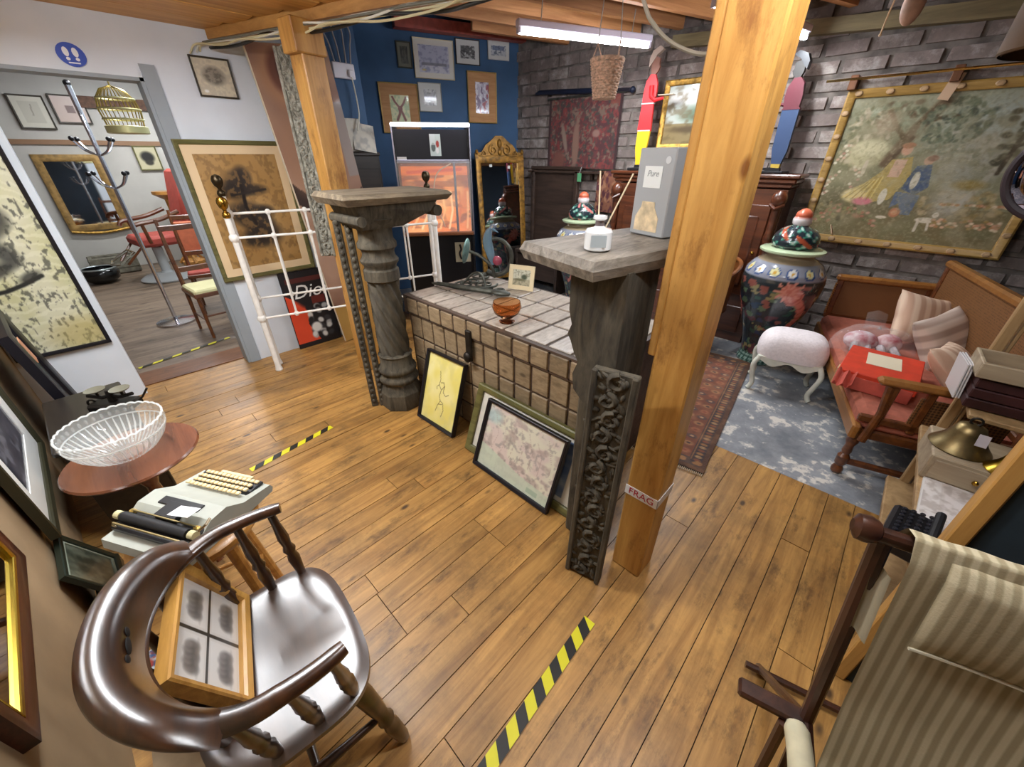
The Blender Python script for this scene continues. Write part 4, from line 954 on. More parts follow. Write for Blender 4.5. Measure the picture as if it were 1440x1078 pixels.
for z_ in (.18, .50): MB().rbox((.32, .565, z_), (.66, 1.06, .025), .004).build('shelf_board', rk, t)
MB().rbox((.34, .96, .72), (.58, .26, .02), .004).build('shelf_board', rk, t)
# ================================================================== THINGS ON THE RACK
cv = Canvas(60, 120, 'dcd6d2', 4, aspect=.5); cv.rect(.2, .12, .8, .88, 'cfc6c0'); cv.rect(.24, .16, .76, .84, 'd8d0cc'); cv.speck(10, 20, .52, .7, 'b0a49c', .7)
for r_ in (.19, .81): cv.rect(.2, .118, .8, .124, '8a807a')
t = thing('mounted_print', 'white mounted print lying on the rack beside the black typewriter', 'print', (.50, 1.74, .5125), (0, 0, R(-3)))
MB().box((0, 0, .004), (.25, .48, .008)).build('mount_board', plain('mount_white', 'dcd8d4', .7), t, 0); o = put_print('print', cv, .24, .47, colattr('print_matt', .7), t); o.rotation_euler = (-PI/2, 0, 0); o.location = (0, -.235, .0092)
t = thing('black_typewriter', 'old black typewriter on the rack behind the deck chair', 'typewriter', (.345, 1.50, .5125), (0, 0, R(-8)))
MB().rbox((0, 0, .025), (.11, .22, .05), .01).build('body', tk, t); k0 = MB().lathe([(.006, 0), (.0075, .003), (.006, .007), (.001, .007)], 8).build('key', plain('key_black', '26262c', .3), t); first = True
for r_ in range(4):
    for c in range(9):
        o = k0 if first else link_copy(k0, t, (0, 0, 0)); first = False; o.location = (-.03+.021*r_, -.088+.022*c, .05+.004*r_)
MB().rbox((.0, 0, .056), (.115, .012, .012), .003).build('frame_bar', tk, t, loc=(0, -.107, 0)); MB().tube([(.048, -.11, .075), (.048, .11, .075)], .013, 10).build('platen', plain('platen', '121216', .6), t)
t = thing('wooden_box', 'pale wooden drawer box under the brass bells', 'box', (.50, 2.06, .5125), (0, 0, R(2)))
pb = wood('box_pale', '94826a', 'b5a488', axis=0, scale=8, rough=.6, rnd=.04)
MB().rbox((0, 0, .055), (.27, .26, .11), .005).build('body', pb, t); MB().rbox((0, -.132, .055), (.24, .008, .08), .003).build('drawer_front', pb, t); MB().ball((0, -.14, .055), .01, 8, 6).build('knob', brass, t)
bell_p = [(.10, 0), (.105, .006), (.10, .014), (.085, .03), (.066, .06), (.055, .09), (.045, .115), (.02, .125), (.001, .128)]
def bell(label, loc, s, m, rot=(0, 0, 0)):
    t = thing('brass_bell', label, 'bell', loc, rot, 'brass bells on the rack')
    MB().lathe([(r*s, z*s) for r, z in bell_p], 32).build('bell', m, t, 50); MB().tube([(.018*s*math.cos(a), 0, .14*s+.018*s*math.sin(a)) for a in [k*PI/5 for k in range(10)]], .005*s, 6, closed=True).build('crown_loop', iron, t)
    MB().ball((0, 0, .012*s), .018*s, 8, 6).build('clapper', iron, t)
bell('large tarnished brass bell with a paper tag on the rack', (.44, 2.05, .623), .86, plain('bell_dull', '7a6a48', .4, .9, var=.15)); bell('smaller bright brass bell beside the tarnished bell', (.565, 1.97, .623), .62, plain('bell_bright', 'b09238', .28, 1))
tg2 = MB().box((0, 0, 0), (.03, .002, .045)).build('price_tag', plain('tag_lilac', 'b8b0b4', .7), bpy.data.objects['brass_bell'], 0, loc=(.03, -.06, .08), rot=(R(-25), 0, 0))
t = thing('paper_carton', 'open carton of papers and booklets on the rack', 'carton', (.74, 2.02, .5125), (0, 0, R(5)))
MB().rbox((0, 0, .07), (.20, .26, .14), .004).build('carton', plain('carton_tan', 'a8946e', .8, var=.05), t)
for k in range(5): MB().box((.005*k-.01, -.01+.006*k, .146+.004*k), (.17, .21, .004)).build('booklet', plain('paper_%d' % k, ['cfc8ba', 'e0dcd2', 'b8c0c8', 'd8d0c0', 'd6d2cc'][k], .7), t, 0, rot=(0, 0, R(6*k-10)))
t = thing('album_bundle', 'dark red albums tied together with white string', 'albums', (.60, 2.285, .732), (0, 0, R(3)))
for k in range(3): MB().rbox((0, 0, .022+.043*k), (.40, .17, .04), .004).build('album', plain('album_red', '3a1c1c', .5, var=.1, rnd=.2), t)
MB().box((0, 0, .066), (.012, .178, .135)).build('string', plain('string_white', 'd0d0d4', .7), t, 0)
o = thing('paper_folder', 'white paper folder in clear wrap against the albums', 'folder', (.372, 2.33, .732), (0, R(-6), R(8)))
for k in range(3): MB().rbox((.008*k, 0, .075), (.005, .15, .15), .001).build('sheet', plain('folder_white', 'd8d4d4', .4), o)
t = thing('wooden_tray', 'long pale wooden tray stacked on the dark albums', 'tray', (.61, 2.28, .866), (0, 0, R(3)))
for c, d in (((0, 0, .006), (.46, .19, .012)), ((0, -.09, .03), (.46, .012, .06)), ((0, .09, .03), (.46, .012, .06)), ((-.224, 0, .03), (.012, .17, .06)), ((.224, 0, .03), (.012, .17, .06))): MB().rbox(c, d, .003).build('tray_board', pb, t)
# ================================================================== ON THE SOFA
str_c = stripe_mat('cushion_stripe', 'c9a58c', 'e6cdb4', 14); str_d = stripe_mat('cushion_stripe_pale', 'b09a8c', 'dccabc', 12, 2)
def cushion(label, loc, rot, w_, h_, th, m):
    t = thing('striped_cushion', label, 'cushion', loc, rot, 'striped cushions on the sofa'); b = MB()
    def f(s):
        def g(u, v):
            x_, z_ = u*2-1, v*2-1; e = (1-abs(x_)**3)*(1-abs(z_)**3); pin = 1-.10*(1-abs(x_*z_))*max(abs(x_), abs(z_))**4
            return (x_*w_/2*pin, s*th/2*e**.5, z_*h_/2*pin)
        return g
    b.grid(f(1), 22, 22); b.grid(f(-1), 22, 22); b.build('cover', m, t, 80); return t
cushion('upright orange striped cushion against the cane back', (.30, 3.86, .60), (R(-28), R(12), R(40)), .40, .36, .15, str_c)
cushion('pale grey striped cushion leaning on the orange striped one', (.42, 3.56, .58), (R(-32), R(-10), R(62)), .40, .36, .15, str_d)
cushion('beige striped cushion lying low behind the red box', (.49, 3.16, .54), (R(-48), R(6), R(75)), .38, .34, .14, str_c)
t = thing('wrapped_toy', 'red white and black tartan soft toy in a clear plastic bag', 'toy', (.10, 3.47, .435), (0, 0, R(20))); t.scale = (1.15, 1.15, 1.2)
tar = plain('tartan', 'a8283a', .8, c2='e8e0e4', vscale=16); tar2 = plain('tartan_dark', '1c1820', .8, c2='d8d0d4', vscale=18)
MB().ball((-.06, 0, .055), (.085, .07, .055), 14, 10).build('toy_body', tar, t, 80); MB().ball((.07, .0, .055), (.065, .06, .055), 14, 10).build('toy_head', plain('toy_pink', 'a83848', .8, c2='f0eaea', vscale=14), t, 80)
for k in range(4): MB().tube([(-.10+.06*k, -.05, .05), (-.11+.07*k, -.10, .02)], .018, 8).build('toy_leg', tar2, t)
bag = MB(); bag.grid(lambda u, v: ((.20+.012*math.sin(u*40))*math.cos(u*2*PI)*math.cos(v*PI/2)**.6, (.125+.01*math.sin(u*50))*math.sin(u*2*PI)*math.cos(v*PI/2)**.6, .14*math.sin(v*PI/2)+.008*math.sin(u*34+v*9)), 60, 14, True)
bag.build('plastic_bag', plain('clear_bag', 'ffffff', .08, alpha=.10, spec=.8), t, 60); MB().grid(lambda u, v: (-.05+.1*u, .06+.05*v, .12+.09*v-.04*abs(u-.5)), 8, 6).build('bag_corner', plain('clear_bag', 'ffffff', .08, alpha=.22), t)
t = thing('red_box', 'battered red cardboard box with a cream label and torn lid', 'box', (.17, 2.98, .433), (0, 0, R(-2)))
red = plain('red_card', 'cf3f26', .6, var=.05, vscale=14); redp = plain('red_card_worn', 'c0584a', .7, var=.08)
MB().rbox((0, 0, .04), (.34, .46, .08), .004).build('box_base', redp, t); MB().rbox((.005, .005, .078), (.35, .465, .05), .004).build('lid', red, t)
MB().box((.01, .06, .1045), (.16, .20, .002)).build('paper_label', plain('label_cream', 'e0d4b8', .7), t, 0, rot=(0, 0, R(4)))
MB().grid(lambda u, v: (-.17+.09*u, -.235-.05*v+.01*math.sin(u*9), .10-.07*v+.015*math.sin(u*14)), 12, 6).build('torn_flap', redp, t, 60); MB().box((-.15, -.19, .05), (.05, .06, .10)).build('tape_corner', plain('tape_tan', 'cbb088', .6), t, 0)
# ================================================================== PICTURES ON THE LEFT
blackf = plain('frame_black', '15131a', .4); darkf = plain('frame_dark', '3a342a', .5); olive = wood('frame_olive', '4e4a26', '747040', axis=0, scale=9, rough=.45, rnd=.03); gilt = plain('frame_gilt', 'a8823c', .4, .6, var=.25, vscale=30, bump=.4)
creamm = plain('mount_cream', 'e2d3ae', .8); whitem = plain('mount_pale', 'd8d8d4', .8); tanm = wood('mount_tan', 'b07c4c', 'c99a68', axis=0, scale=9, rough=.7, rnd=.02)
cv = Canvas(60, 56, 'd8d0b8', 2); cv.ell(.5, .55, .30, .24, '5c5850', soft=.5, k=.85); cv.speck(14, 14, .4, .6, 'b8b0a0', .5); cv.ell(.18, .12, .06, .04, 'f4f4f0', soft=.6)
picture('framed_engraving', 'small oval engraving in a thin dark frame on the white wall', 'picture', (-3.838, 1.02, 1.955), PI/2, .235, .225, .010, .018, darkf, cv)
# charcoal study: dark tree clump above a rocky mass
cv = Canvas(120, 150, 'a9824c', 5, aspect=.72); cv.speck(3, 3, .3, .8, 'b89460', .7)
for cx, cy, rx, ry in ((.42, .76, .16, .10), (.50, .82, .10, .08), (.34, .70, .16, .07), (.55, .70, .2, .05), (.40, .50, .22, .10), (.52, .42, .20, .12), (.60, .30, .20, .12), (.44, .26, .2, .08), (.66, .5, .12, .06)):
    cv.ell(cx, cy, rx, ry, '2a2422', soft=.7, k=.85)
cv.speck(22, 26, .52, .62, '8a6a40', .7); cv.line([(.45, .74), (.43, .55), (.5, .4)], .022, '221c1a'); cv.line([(.3, .66), (.75, .70)], .012, '2a2422')
picture('framed_charcoal', 'large framed charcoal study of trees on tan paper', 'picture', (-3.825, 1.0, .72), PI/2, .72, .98, .030, .03, olive, cv, .06, plain('mount_peach', 'e2c8a0', .8))
cv = Canvas(90, 230, 'd8d8bc', 6, aspect=.36); cv.speck(2, 5, .4, .8, 'c8c894', .7); cv.mix(.35*(np.sin(cv.v*150+3*cv.noise(4, 6)*6+cv.u*5) > .55), 'eeeed8')
for cx, cy, rx, ry in ((.6, .62, .12, .05), (.45, .55, .2, .03), (.5, .47, .1, .05), (.35, .40, .25, .025), (.6, .36, .12, .02), (.4, .7, .18, .04), (.55, .78, .25, .05), (.2, .5, .1, .04)): cv.ell(cx, cy, rx, ry, '3a3c3a', rot=.4, soft=.9, k=.85)
cv.speck(24, 40, .6, .68, '2e302e', .6); cv.line([(.0, .30), (.3, .31), (.5, .33), (.72, .36)], .012, '2c2e2c'); cv.ell(.8, .06, .35, .08, 'b8a868', soft=.9, k=.6)
picture('framed_ink_painting', 'tall ink landscape on cream paper in a black frame by the doorway', 'picture', (-3.83, -.375, .455), PI/2, .46, 1.36, .022, .03, blackf, cv)
cv = Canvas(90, 110, '2c2a24', 7, aspect=.85); cv.rect(0, .62, 1, 1, 'c8ccc4'); cv.speck(6, 5, .45, .6, '4a463a')
for cx, cy, rx, ry in ((.55, .72, .2, .08), (.68, .62, .22, .1), (.75, .80, .14, .06), (.45, .58, .15, .06)): cv.ell(cx, cy, rx, ry, '3c5248', soft=.8)
cv.ell(.25, .22, .1, .08, 'b0aa98', soft=.9, k=.7); cv.ell(.3, .42, .09, .05, '9a968a', soft=.9, k=.6)
t = picture('framed_tree_picture', 'dark tree picture in a wide black frame leaning in the corner', 'picture', (-3.30, -.385, .012), R(186), .74, .85, .085, .045, blackf, cv, tilt=R(-7)); MB().box((-.28, -.03, .74), (.10, .004, .12)).build('price_sticker', plain('sticker_peach', 'c08a68', .7), t, 0)
cv = Canvas(90, 70, '5a5862', 9); cv.speck(4, 4, .4, .7, '3a3a44'); cv.speck(8, 6, .6, .72, '9a9aa4', .6)
picture('framed_photograph', 'wide framed photograph in a white mount hanging on the taupe wall', 'picture', (-2.32, -.512, .36), R(183), .84, .60, .030, .03, plain('frame_bronze', '3c3a2a', .45, .2), cv, .11, whitem)
cv = Canvas(40, 40, '3c463c', 3); cv.speck(5, 5, .4, .7, '6a7466')
picture('small_framed_picture', 'small green black framed picture leaning at the foot of the taupe wall', 'picture', (-1.84, -.405, .101), R(183), .27, .25, .022, .02, plain('frame_green_black', '1c261e', .4), cv, .012, plain('mount_sage', '8a9484', .8), tilt=R(-22))
t = thing('block_stand', 'dark wooden block under the small green framed picture', 'block', (-1.86, -.448, 0), (0, 0, R(3))); MB().rbox((0, 0, .055), (.30, .09, .09), .006).build('block', bk, t); MB().rbox((0, 0, .008), (.31, .10, .016), .004).build('foot', bk, t)
t = thing('wall_mirror', 'wall mirror in a dark wood frame with a bright brass inner line', 'mirror', (-1.255, -.476, .55), (0, 0, R(183)))
mould(MB(), .66, .72, .045, .03).build('frame', wood('frame_rosewood', '2e140c', '54281a', axis=0, scale=7, rough=.35, coat=.3, rnd=.02), t); mould(MB(), .575, .635, .010, .012).build('inner_line', plain('brass_line', 'd0b44a', .25, 1), t, loc=(0, -.004, .0425))
MB().box((0, .004, .36), (.56, .006, .62)).build('mirror_glass', plain('mirror', 'd8d8d8', .03, 1), t, 0)
# poster and tall canvas behind the bedstead
cv = Canvas(90, 150, '1c1a1e', 4, aspect=.6)
cv.poly([(.0, .06), (.52, .06), (.34, .30), (.42, .5), (.40, .56), (.0, .72)], 'd8492a'); cv.ell(.75, .8, .62, .34, '1a181c', k=1); cv.rect(.08, .86, .92, .92, '7a2a22', .6); cv.rect(.0, 0, 1, .06, '1a181c')
for k in range(26): cv.ell(.62+.22*math.sin(k*2.1), .32+.2*math.cos(k*1.7), .07, .035, ['d8d8d4', '3a3a3e', 'b0b0b0', '1c1c20'][k % 4], rot=k, soft=.6)
cv.ell(.5, .24, .12, .07, 'e0e0dc', soft=.4); cv.rect(.55, .56, .85, .66, 'a03426', .6)
t = thing('show_poster', 'black and orange poster board with white script leaning behind the bedstead', 'poster', (-3.80, 1.235, .0), (R(-2), 0, PI/2))
MB().box((0, .006, .355), (.41, .010, .71)).build('board', blackf, t, 0); put_print('print', cv, .40, .70, colattr('print_satin', .5, .1), t, -.0005, .005); text_obj('lettering', 'Dior', .17, plain('poster_white', 'e8e8e6', .6), t, (.03, -.003, .52), (PI/2, 0, 0), shear=.35)
cv = Canvas(70, 230, '8a6654', 8, aspect=.26); cv.speck(2, 6, .3, .7, 'a8866e')
cv.poly([(0, .62), (.55, .48), (1, .58), (1, .50), (.5, .42), (0, .55)], '30201a'); cv.ell(.35, .92, .3, .09, 'a87c5c', soft=.4); cv.ell(.35, .93, .18, .06, '6a3f30', soft=.4); cv.ell(.38, .93, .10, .04, '3a241c', soft=.4)
cv.ell(.38, .70, .4, .14, '9c7458', soft=.5, k=.7); cv.ell(.62, .36, .22, .055, 'd8a048', soft=.3); cv.ell(.62, .23, .26, .07, 'b08c6c', soft=.4); cv.ell(.62, .23, .18, .05, '6a4c3c', soft=.4); cv.ell(.64, .23, .10, .03, '2c2624', soft=.4); cv.ell(.16, .36, .22, .12, 'c8a890', soft=.6, k=.6); cv.rect(.8, .30, 1, .52, 'c8a070', .6); cv.rect(.0, 0, 1, .16, 'b08a3c', .75); cv.rect(.85, .62, 1, .85, '8a8c90', .6)
t = thing('tall_canvas', 'tall brown abstract canvas standing behind the pine post', 'painting', (-3.655, 1.71, .028), (R(-1.2), R(-5.0), PI/2)); MB().rbox((0, .016, 1.14), (.59, .03, 2.28), .003).build('stretcher', plain('canvas_edge', 'd8cdb8', .8), t); put_print('painted_face', cv, .585, 2.275, colattr('print_satin', .5, .1), t, -.0015, .002)
# blue footprint sign above the door
t = thing('floor_sign', 'round blue footprints sign on the white wall above the doorway', 'sign', (-3.846, .325, 2.105), (0, 0, PI/2)); bs = MB(); bs.push((0, 0, 0), (PI/2, 0, 0)); bs.prism([(.062*math.cos(k*PI/14), .056*math.sin(k*PI/14)) for k in range(28)], 0, .004); bs.pop(); bs.build('disc', plain('sign_blue', '2f4fb8', .5), t, 0)
for s in (-1, 1):
    q = MB(); q.push((s*.02, -.0045, .012), (PI/2, 0, R(0)), (1, 1, 1)); q.prism([(.013*math.cos(k*PI/8), .022*math.sin(k*PI/8)) for k in range(16)], 0, .001); q.prism([(.009*math.cos(k*PI/8), -.032+.008*math.sin(k*PI/8)) for k in range(16)], 0, .001); q.pop(); q.build('footprint', plain('sign_white', 'f0f2f8', .5), t, 0)
MB().box((0, -.005, -.038), (.05, .001, .006)).build('text_bar', plain('sign_white', 'f0f2f8', .5), t, 0)
# ================================================================== FRAMES LEANING ON THE CHEST
cv = Canvas(80, 110, 'e6d878', 6, aspect=.72); cv.speck(3, 3, .35, .75, 'eee4a0'); cv.speck(6, 6, .55, .75, 'd6cc8a', .5)
for p in ([(.38, .78), (.42, .66), (.40, .58), (.48, .52), (.45, .42), (.5, .36), (.44, .28), (.40, .18)], [(.48, .52), (.56, .60), (.54, .50), (.62, .46), (.7, .5)], [(.5, .36), (.58, .34), (.62, .24), (.58, .14)], [(.40, .58), (.34, .54), (.36, .50)], [(.44, .62), (.52, .64), (.56, .58)], [(.46, .30), (.56, .32)]): cv.line(p, .006, '5a4a2a')
picture('framed_sketch', 'yellow figure sketch in a black frame leaning on the chest', 'picture', (-1.865, 1.185, .004), R(2), .375, .50, .016, .035, blackf, cv, tilt=R(-18))
cv = Canvas(120, 60, 'd8d4c8', 4); cv.rect(.14, .1, .19, .9, '4a6a9a', .6); cv.rect(.83, .08, .9, .92, '2f4a78', .8); cv.speck(5, 5, .5, .8, 'c8c8b8', .5)
picture('framed_map', 'wide olive framed print standing behind the black framed map', 'picture', (-1.12, 1.185, .004), 0, .84, .44, .040, .035, olive, cv, tilt=R(-20))
cv = Canvas(120, 84, 'd8d4c0', 5); cv.speck(4, 4, .42, .58, 'd4c4bc'); cv.speck(9, 9, .52, .66, 'b0a098', .8); cv.speck(26, 18, .58, .7, '8a8480', .5); cv.poly([(0, 0), (1, 0), (1, .16), (.6, .2), (.3, .28), (.0, .36)], 'c0cdb8', .8); cv.ell(.08, .82, .12, .1, 'a8c4c4', soft=.8, k=.7); cv.rect(.72, .04, .86, .12, '9ab09a', .7)
for k in range(7): cv.line([(.1+.12*k, .9-.05*(k % 3)), (.2+.12*k, .6), (.15+.13*k, .35)], .004, 'a89088', .7)
picture('framed_map', 'old map of a coastline in a narrow black frame', 'picture', (-1.115, 1.125, .004), 0, .57, .42, .020, .03, blackf, cv, tilt=R(-21))
# ================================================================== ON THE CHEST
t = thing('amber_bowl', 'amber glass footed bowl on the chest lid', 'bowl', (-1.45, 1.47, .793)); am = plain('amber_glass', 'dda878', .04, trans=1.0, ior=1.2)
MB().lathe([(r*1.25, z*1.1) for r, z in [(.034, 0), (.036, .004), (.014, .012), (.012, .018), (.03, .026), (.056, .05), (.066, .082), (.060, .108), (.058, .108), (.063, .082), (.053, .053), (.02, .030), (.001, .028)]], 36).build('bowl', am, t, 60); MB().lathe([(.034, .0), (.037, .003), (.034, .006)], 24).build('foot_ring', plain('amber_foot', '7a4a34', .2, .3), t)
wi = plain('wrought_iron', '4e4f48', .5, .6, var=.2)
t = thing('iron_scroll', 'wrought iron scrollwork bracket lying on the chest lid', 'ironwork', (-2.02, 1.74, .80), (0, 0, R(18)))
def curl(cx, cy, r, a0, turns, n=26, z=.01): return [(cx+r*(1-.75*k/n)*math.cos(a0+turns*2*PI*k/n), cy+r*(1-.75*k/n)*math.sin(a0+turns*2*PI*k/n), z) for k in range(n+1)]
for cx, cy, r, a0, tn, z in ((-.10, .02, .075, 2.2, 1.4, .02), (.06, .03, .085, .5, -1.4, .035), (.18, 0, .06, 2.8, 1.3, .02), (-.02, .0, .06, 4, -1.2, .055)): MB().tube(curl(cx, cy, r, a0, tn, 26, z), .008, 8).build('scroll', wi, t, 60)
MB().tube([(-.30, -.03, .015), (-.12, -.055, .02), (.08, -.05, .02), (.28, -.04, .015)], [.012, .02, .022, .014], 8).build('stem', wi, t); MB().tube(spl([(-.10, -.02, .02), (-.03, .02, .10), (.05, .0, .11), (.10, -.02, .03)], 6), .008, 8).build('arch', wi, t)
MB().ball((.22, -.05, .02), (.075, .035, .02), 14, 8).build('leaf', wi, t); MB().ball((-.26, -.03, .012), (.09, .022, .012), 12, 6).build('leaf', wi, t)
cv = Canvas(50, 44, 'c8c8b4', 4); cv.rect(0, .0, 1, .4, 'a8a084', .8); cv.ell(.65, .55, .16, .16, '3a4a3a', soft=.7); cv.ell(.4, .36, .3, .08, '6a6a50', soft=.8); cv.speck(12, 12, .55, .7, '5a5a48', .5)
picture('small_landscape', 'small landscape in a wide cream mount standing on the chest', 'picture', (-1.80, 1.96, .795), R(18), .19, .165, .004, .010, creamm, cv, .028, creamm, tilt=R(-12))
t = thing('bronze_horn', 'coiled bronze horn stand with a verdigris disc behind the chest items', 'ornament', (-2.20, 1.97, .793), (0, 0, R(35)))
MB().lathe([(.001, 0), (.05, .004), (.085, .012), (.09, .02), (.085, .022), (.03, .012), (.001, .010)], 28).build('disc', plain('verdigris', '7a9a94', .5, .3, var=.15), t, loc=(-.10, 0, .20), rot=(0, R(-80), 0)); MB().tube(spl([(-.09, 0, .20), (.0, -.02, .17), (.08, -.03, .10), (.10, -.02, .02)], 6), .012, 8).build('stem', wi, t)
MB().tube([(.10+.12*math.cos(a), .03, .16+.13*math.sin(a)) for a in [-2.2+k*.22 for k in range(22)]], [.02-.0004*k for k in range(22)], 10).build('coil', wi, t); MB().tube(curl(0, 0, .09, 1, 1.3, 26, .02), .009, 8).build('base_coil', wi, t)
t = thing('glass_bird', 'pale blue glass bird ornament on the bronze horn', 'ornament', (-2.16, 2.02, .90), (0, 0, R(20))); gb_m = plain('blue_glass', 'a8cfe6', .05, trans=.6, ior=1.4, coat=.5)
MB().tube(spl([(.02, 0, 0), (.0, 0, .08), (-.02, 0, .17), (.0, 0, .24), (.035, 0, .25)], 6), [.006+.03*math.sin(PI*min(1, (k+1)/22)) for k in range(25)], 12).build('body', gb_m, t, 60); MB().tube([(.03, 0, .248), (.07, 0, .23)], [.01, .002], 8).build('beak', gb_m, t); MB().ball((.05, .01, .03), (.04, .03, .035)).build('flower', plain('glass_pink', 'a84a5e', .15, coat=.5), t)
# ================================================================== ON THE ROUGH PILLAR
t = thing('reed_diffuser', 'white glass reed diffuser bottle with two thin sticks', 'diffuser', (-.665, 1.07, 1.353)); MB().lathe([(.036, 0), (.041, .004), (.041, .052), (.036, .06), (.018, .064), (.014, .068)], 30).build('bottle', plain('white_glass', 'e6e9ea', .15, coat=.5), t); MB().lathe([(.013, .066), (.013, .085), (.011, .088)], 14).build('neck', plain('neck_grey', '8a8084', .3, .5), t)
MB().lathe([(.016, .084), (.021, .088), (.02, .096), (.012, .098)], 16).build('stopper', plain('white_glass', 'e6e9ea', .15, coat=.5), t); MB().box((.0, -.0405, .03), (.045, .001, .034)).build('label', plain('label_grey', 'aab4b8', .6), t, 0, rot=(0, 0, R(35)))
for p1 in ((-.035, .03, .21), (.06, .05, .205)): MB().tube([(0, 0, .02), p1], .0022, 6).build('reed', plain('reed', 'd8c8a8', .7), t)
t = thing('gift_box', 'tall silver grey carton with a white label and cut out window', 'box', (-.655, 1.455, 1.354), (0, 0, R(-16))); gm = plain('carton_silver', 'a9adb0', .35, .15)
MB().rbox((0, 0, .135), (.155, .135, .27), .004).build('carton', gm, t); l_ = MB().box((-.005, -.0685, .185), (.075, .001, .065)).build('label', plain('label_white2', 'e4e8e6', .6), t, 0); text_obj('lettering', 'Pure', .026, plain('label_ink', '9aa0a2', .6), l_, (-.005, -.0695, .195), (PI/2, 0, 0), shear=.25)
w_ = MB(); w_.push((-.005, -.068, .06), (PI/2, 0, 0)); w_.prism([(-.052, -.045), (.052, -.045), (.052, .0), (.03, .032), (.028, .05), (-.028, .05), (-.03, .032), (-.052, .0)], 0, .001); w_.pop(); w_.build('window', plain('window_cream', 'd6c3a0', .3, var=.12, vscale=30), t, 0); MB().lathe([(.011, 0), (.011, .001), (.001, .0015)], 16).build('round_sticker', plain('sticker_silver', 'cfd3d4', .3), t, loc=(.05, -.068, .235), rot=(PI/2, 0, 0))
# ================================================================== BLUE WALL
def bluepic(name, label, s0, s1, z0, z1, b, fm, cv, mount=0, mm=None, off=.022):
    p = P0+BU*((s0+s1)/2)+BN*off; return picture(name, label, 'picture', (p.x, p.y, z0), BA, s1-s0, z1-z0, b, .02, fm, cv, mount, mm)
cv = Canvas(50, 40, 'd0d0dc', 3); cv.rect(.05, .28, .95, .98, 'b0b4cc', .7); cv.speck(9, 9, .5, .65, '8a8cae', .8); cv.rect(.1, .28, .9, .36, '6a6a72', .7); cv.ell(.15, .1, .08, .03, 'c8b070')
bluepic('framed_drawing', 'pale lilac drawing in a broad cream mount high on the blue wall', .35, .81, 2.36, 2.715, .008, creamm, cv, .05, plain('mount_ivory', 'e6e2d8', .8))
cv = Canvas(30, 30, '5a5a4c', 3); cv.speck(5, 5, .4, .7, '2a2c28')
bluepic('framed_print_dark', 'dim green framed print tucked behind the lilac drawing', .17, .33, 2.44, 2.67, .012, plain('frame_grey_green', '4a4e42', .6), cv, .03, plain('mount_grey', '7a7a6c', .8), .012)
cv = Canvas(34, 34, 'b8b8b8', 4); cv.rect(.05, .35, .95, .95, '6a6a6a'); cv.speck(7, 9, .4, .65, '3a3a3a', .8); cv.speck(8, 4, .6, .7, 'd0d0d0')
bluepic('framed_etching', 'grey building etching in a white mount high on the blue wall', .84, 1.13, 2.515, 2.745, .008, darkf, cv, .05, whitem)
cv = Canvas(34, 30, 'c8ccd0', 5); cv.rect(.1, .55, .9, .95, '7a86a0'); cv.speck(8, 5, .5, .65, '5a6478', .8)
bluepic('framed_etching', 'small pale blue view in a white mount beside the red beam', 1.235, 1.505, 2.585, 2.76, .007, whitem, cv, .035, whitem)
cv = Canvas(50, 66, 'dcdcae', 6); cv.speck(9, 9, .55, .65, 'a8c090', .7); mr_ = '7a3a2c'
cv.line([(.15, .92), (.25, .75), (.45, .55)], .05, mr_); cv.line([(.85, .92), (.72, .72), (.52, .52)], .05, mr_); cv.line([(.5, .55), (.45, .3), (.3, .08)], .06, mr_); cv.line([(.5, .5), (.62, .3), (.72, .08)], .06, mr_); cv.ell(.5, .5, .12, .1, mr_)
bluepic('framed_figure', 'maroon leaping figure print in a wide tan mount on the blue wall', -.08, .355, 1.83, 2.305, .012, plain('frame_brass', 'b89a5a', .4, .4), cv, .10, tanm)
cv = Canvas(34, 34, 'c4c4c4', 7); cv.rect(.1, .3, .9, .8, '8a8a8e'); cv.speck(9, 7, .45, .65, '5a5a5e', .8)
bluepic('framed_etching', 'faint grey etching in a pale frame beside the leaping figure', .365, .635, 2.05, 2.325, .008, plain('frame_pale', 'b8b4a8', .6), cv, .055, whitem)
cv = Canvas(40, 56, 'b8b0c0', 8); cv.speck(6, 8, .45, .55, '6a5070'); cv.speck(9, 9, .55, .65, 'e0dce4'); cv.speck(5, 6, .62, .7, '9a3a4a')
bluepic('framed_figure', 'violet abstract print in a wide tan mount above the gilt mirror', .96, 1.335, 1.955, 2.465, .012, plain('frame_brass', 'b89a5a', .4, .4), cv, .09, tanm)
# socket box with cables on the near strip of blue wall
t = thing('socket_box', 'white double socket box with cables on the blue wall', 'socket', (-3.895, 2.0, 2.155), (0, 0, PI/2)); pw3 = plain('plastic_white', 'e4e4ee', .4)
MB().rbox((0, -.018, .06), (.19, .035, .105), .006).build('box', pw3, t); MB().rbox((.05, -.045, .045), (.045, .03, .05), .006).build('plug', pw3, t)
for k, x_ in enumerate((-.07, -.02, .03, .07)): MB().tube(spl([(x_, -.03, .11), (x_-.02+.012*k, -.03, .22), (x_-.05+.03*k, -.02, .33), (-.03+.02*k, -.02, .46)], 5), .006, 6).build('cable', plain('cable_grey', 'b0b0b4', .5), t)
MB().tube(spl([(.05, -.05, .02), (.06, -.05, -.10), (.055, -.06, -.24), (.0, -.09, -.36)], 6), .006, 6).build('lead', plain('cable_white', 'd8d8cc', .5), t)
t = thing('dark_cupboard', 'dark brown cupboard between the blue wall and the arcade machine', 'cupboard', (-3.825, 1.99, 0), (0, 0, PI/2)); MB().b2((-.16, -.055, 0), (.16, .065, 1.60)).build('carcass', bk, t, 0); MB().rbox((0, 0, 1.615), (.34, .13, .03), .006).build('top', bk, t)
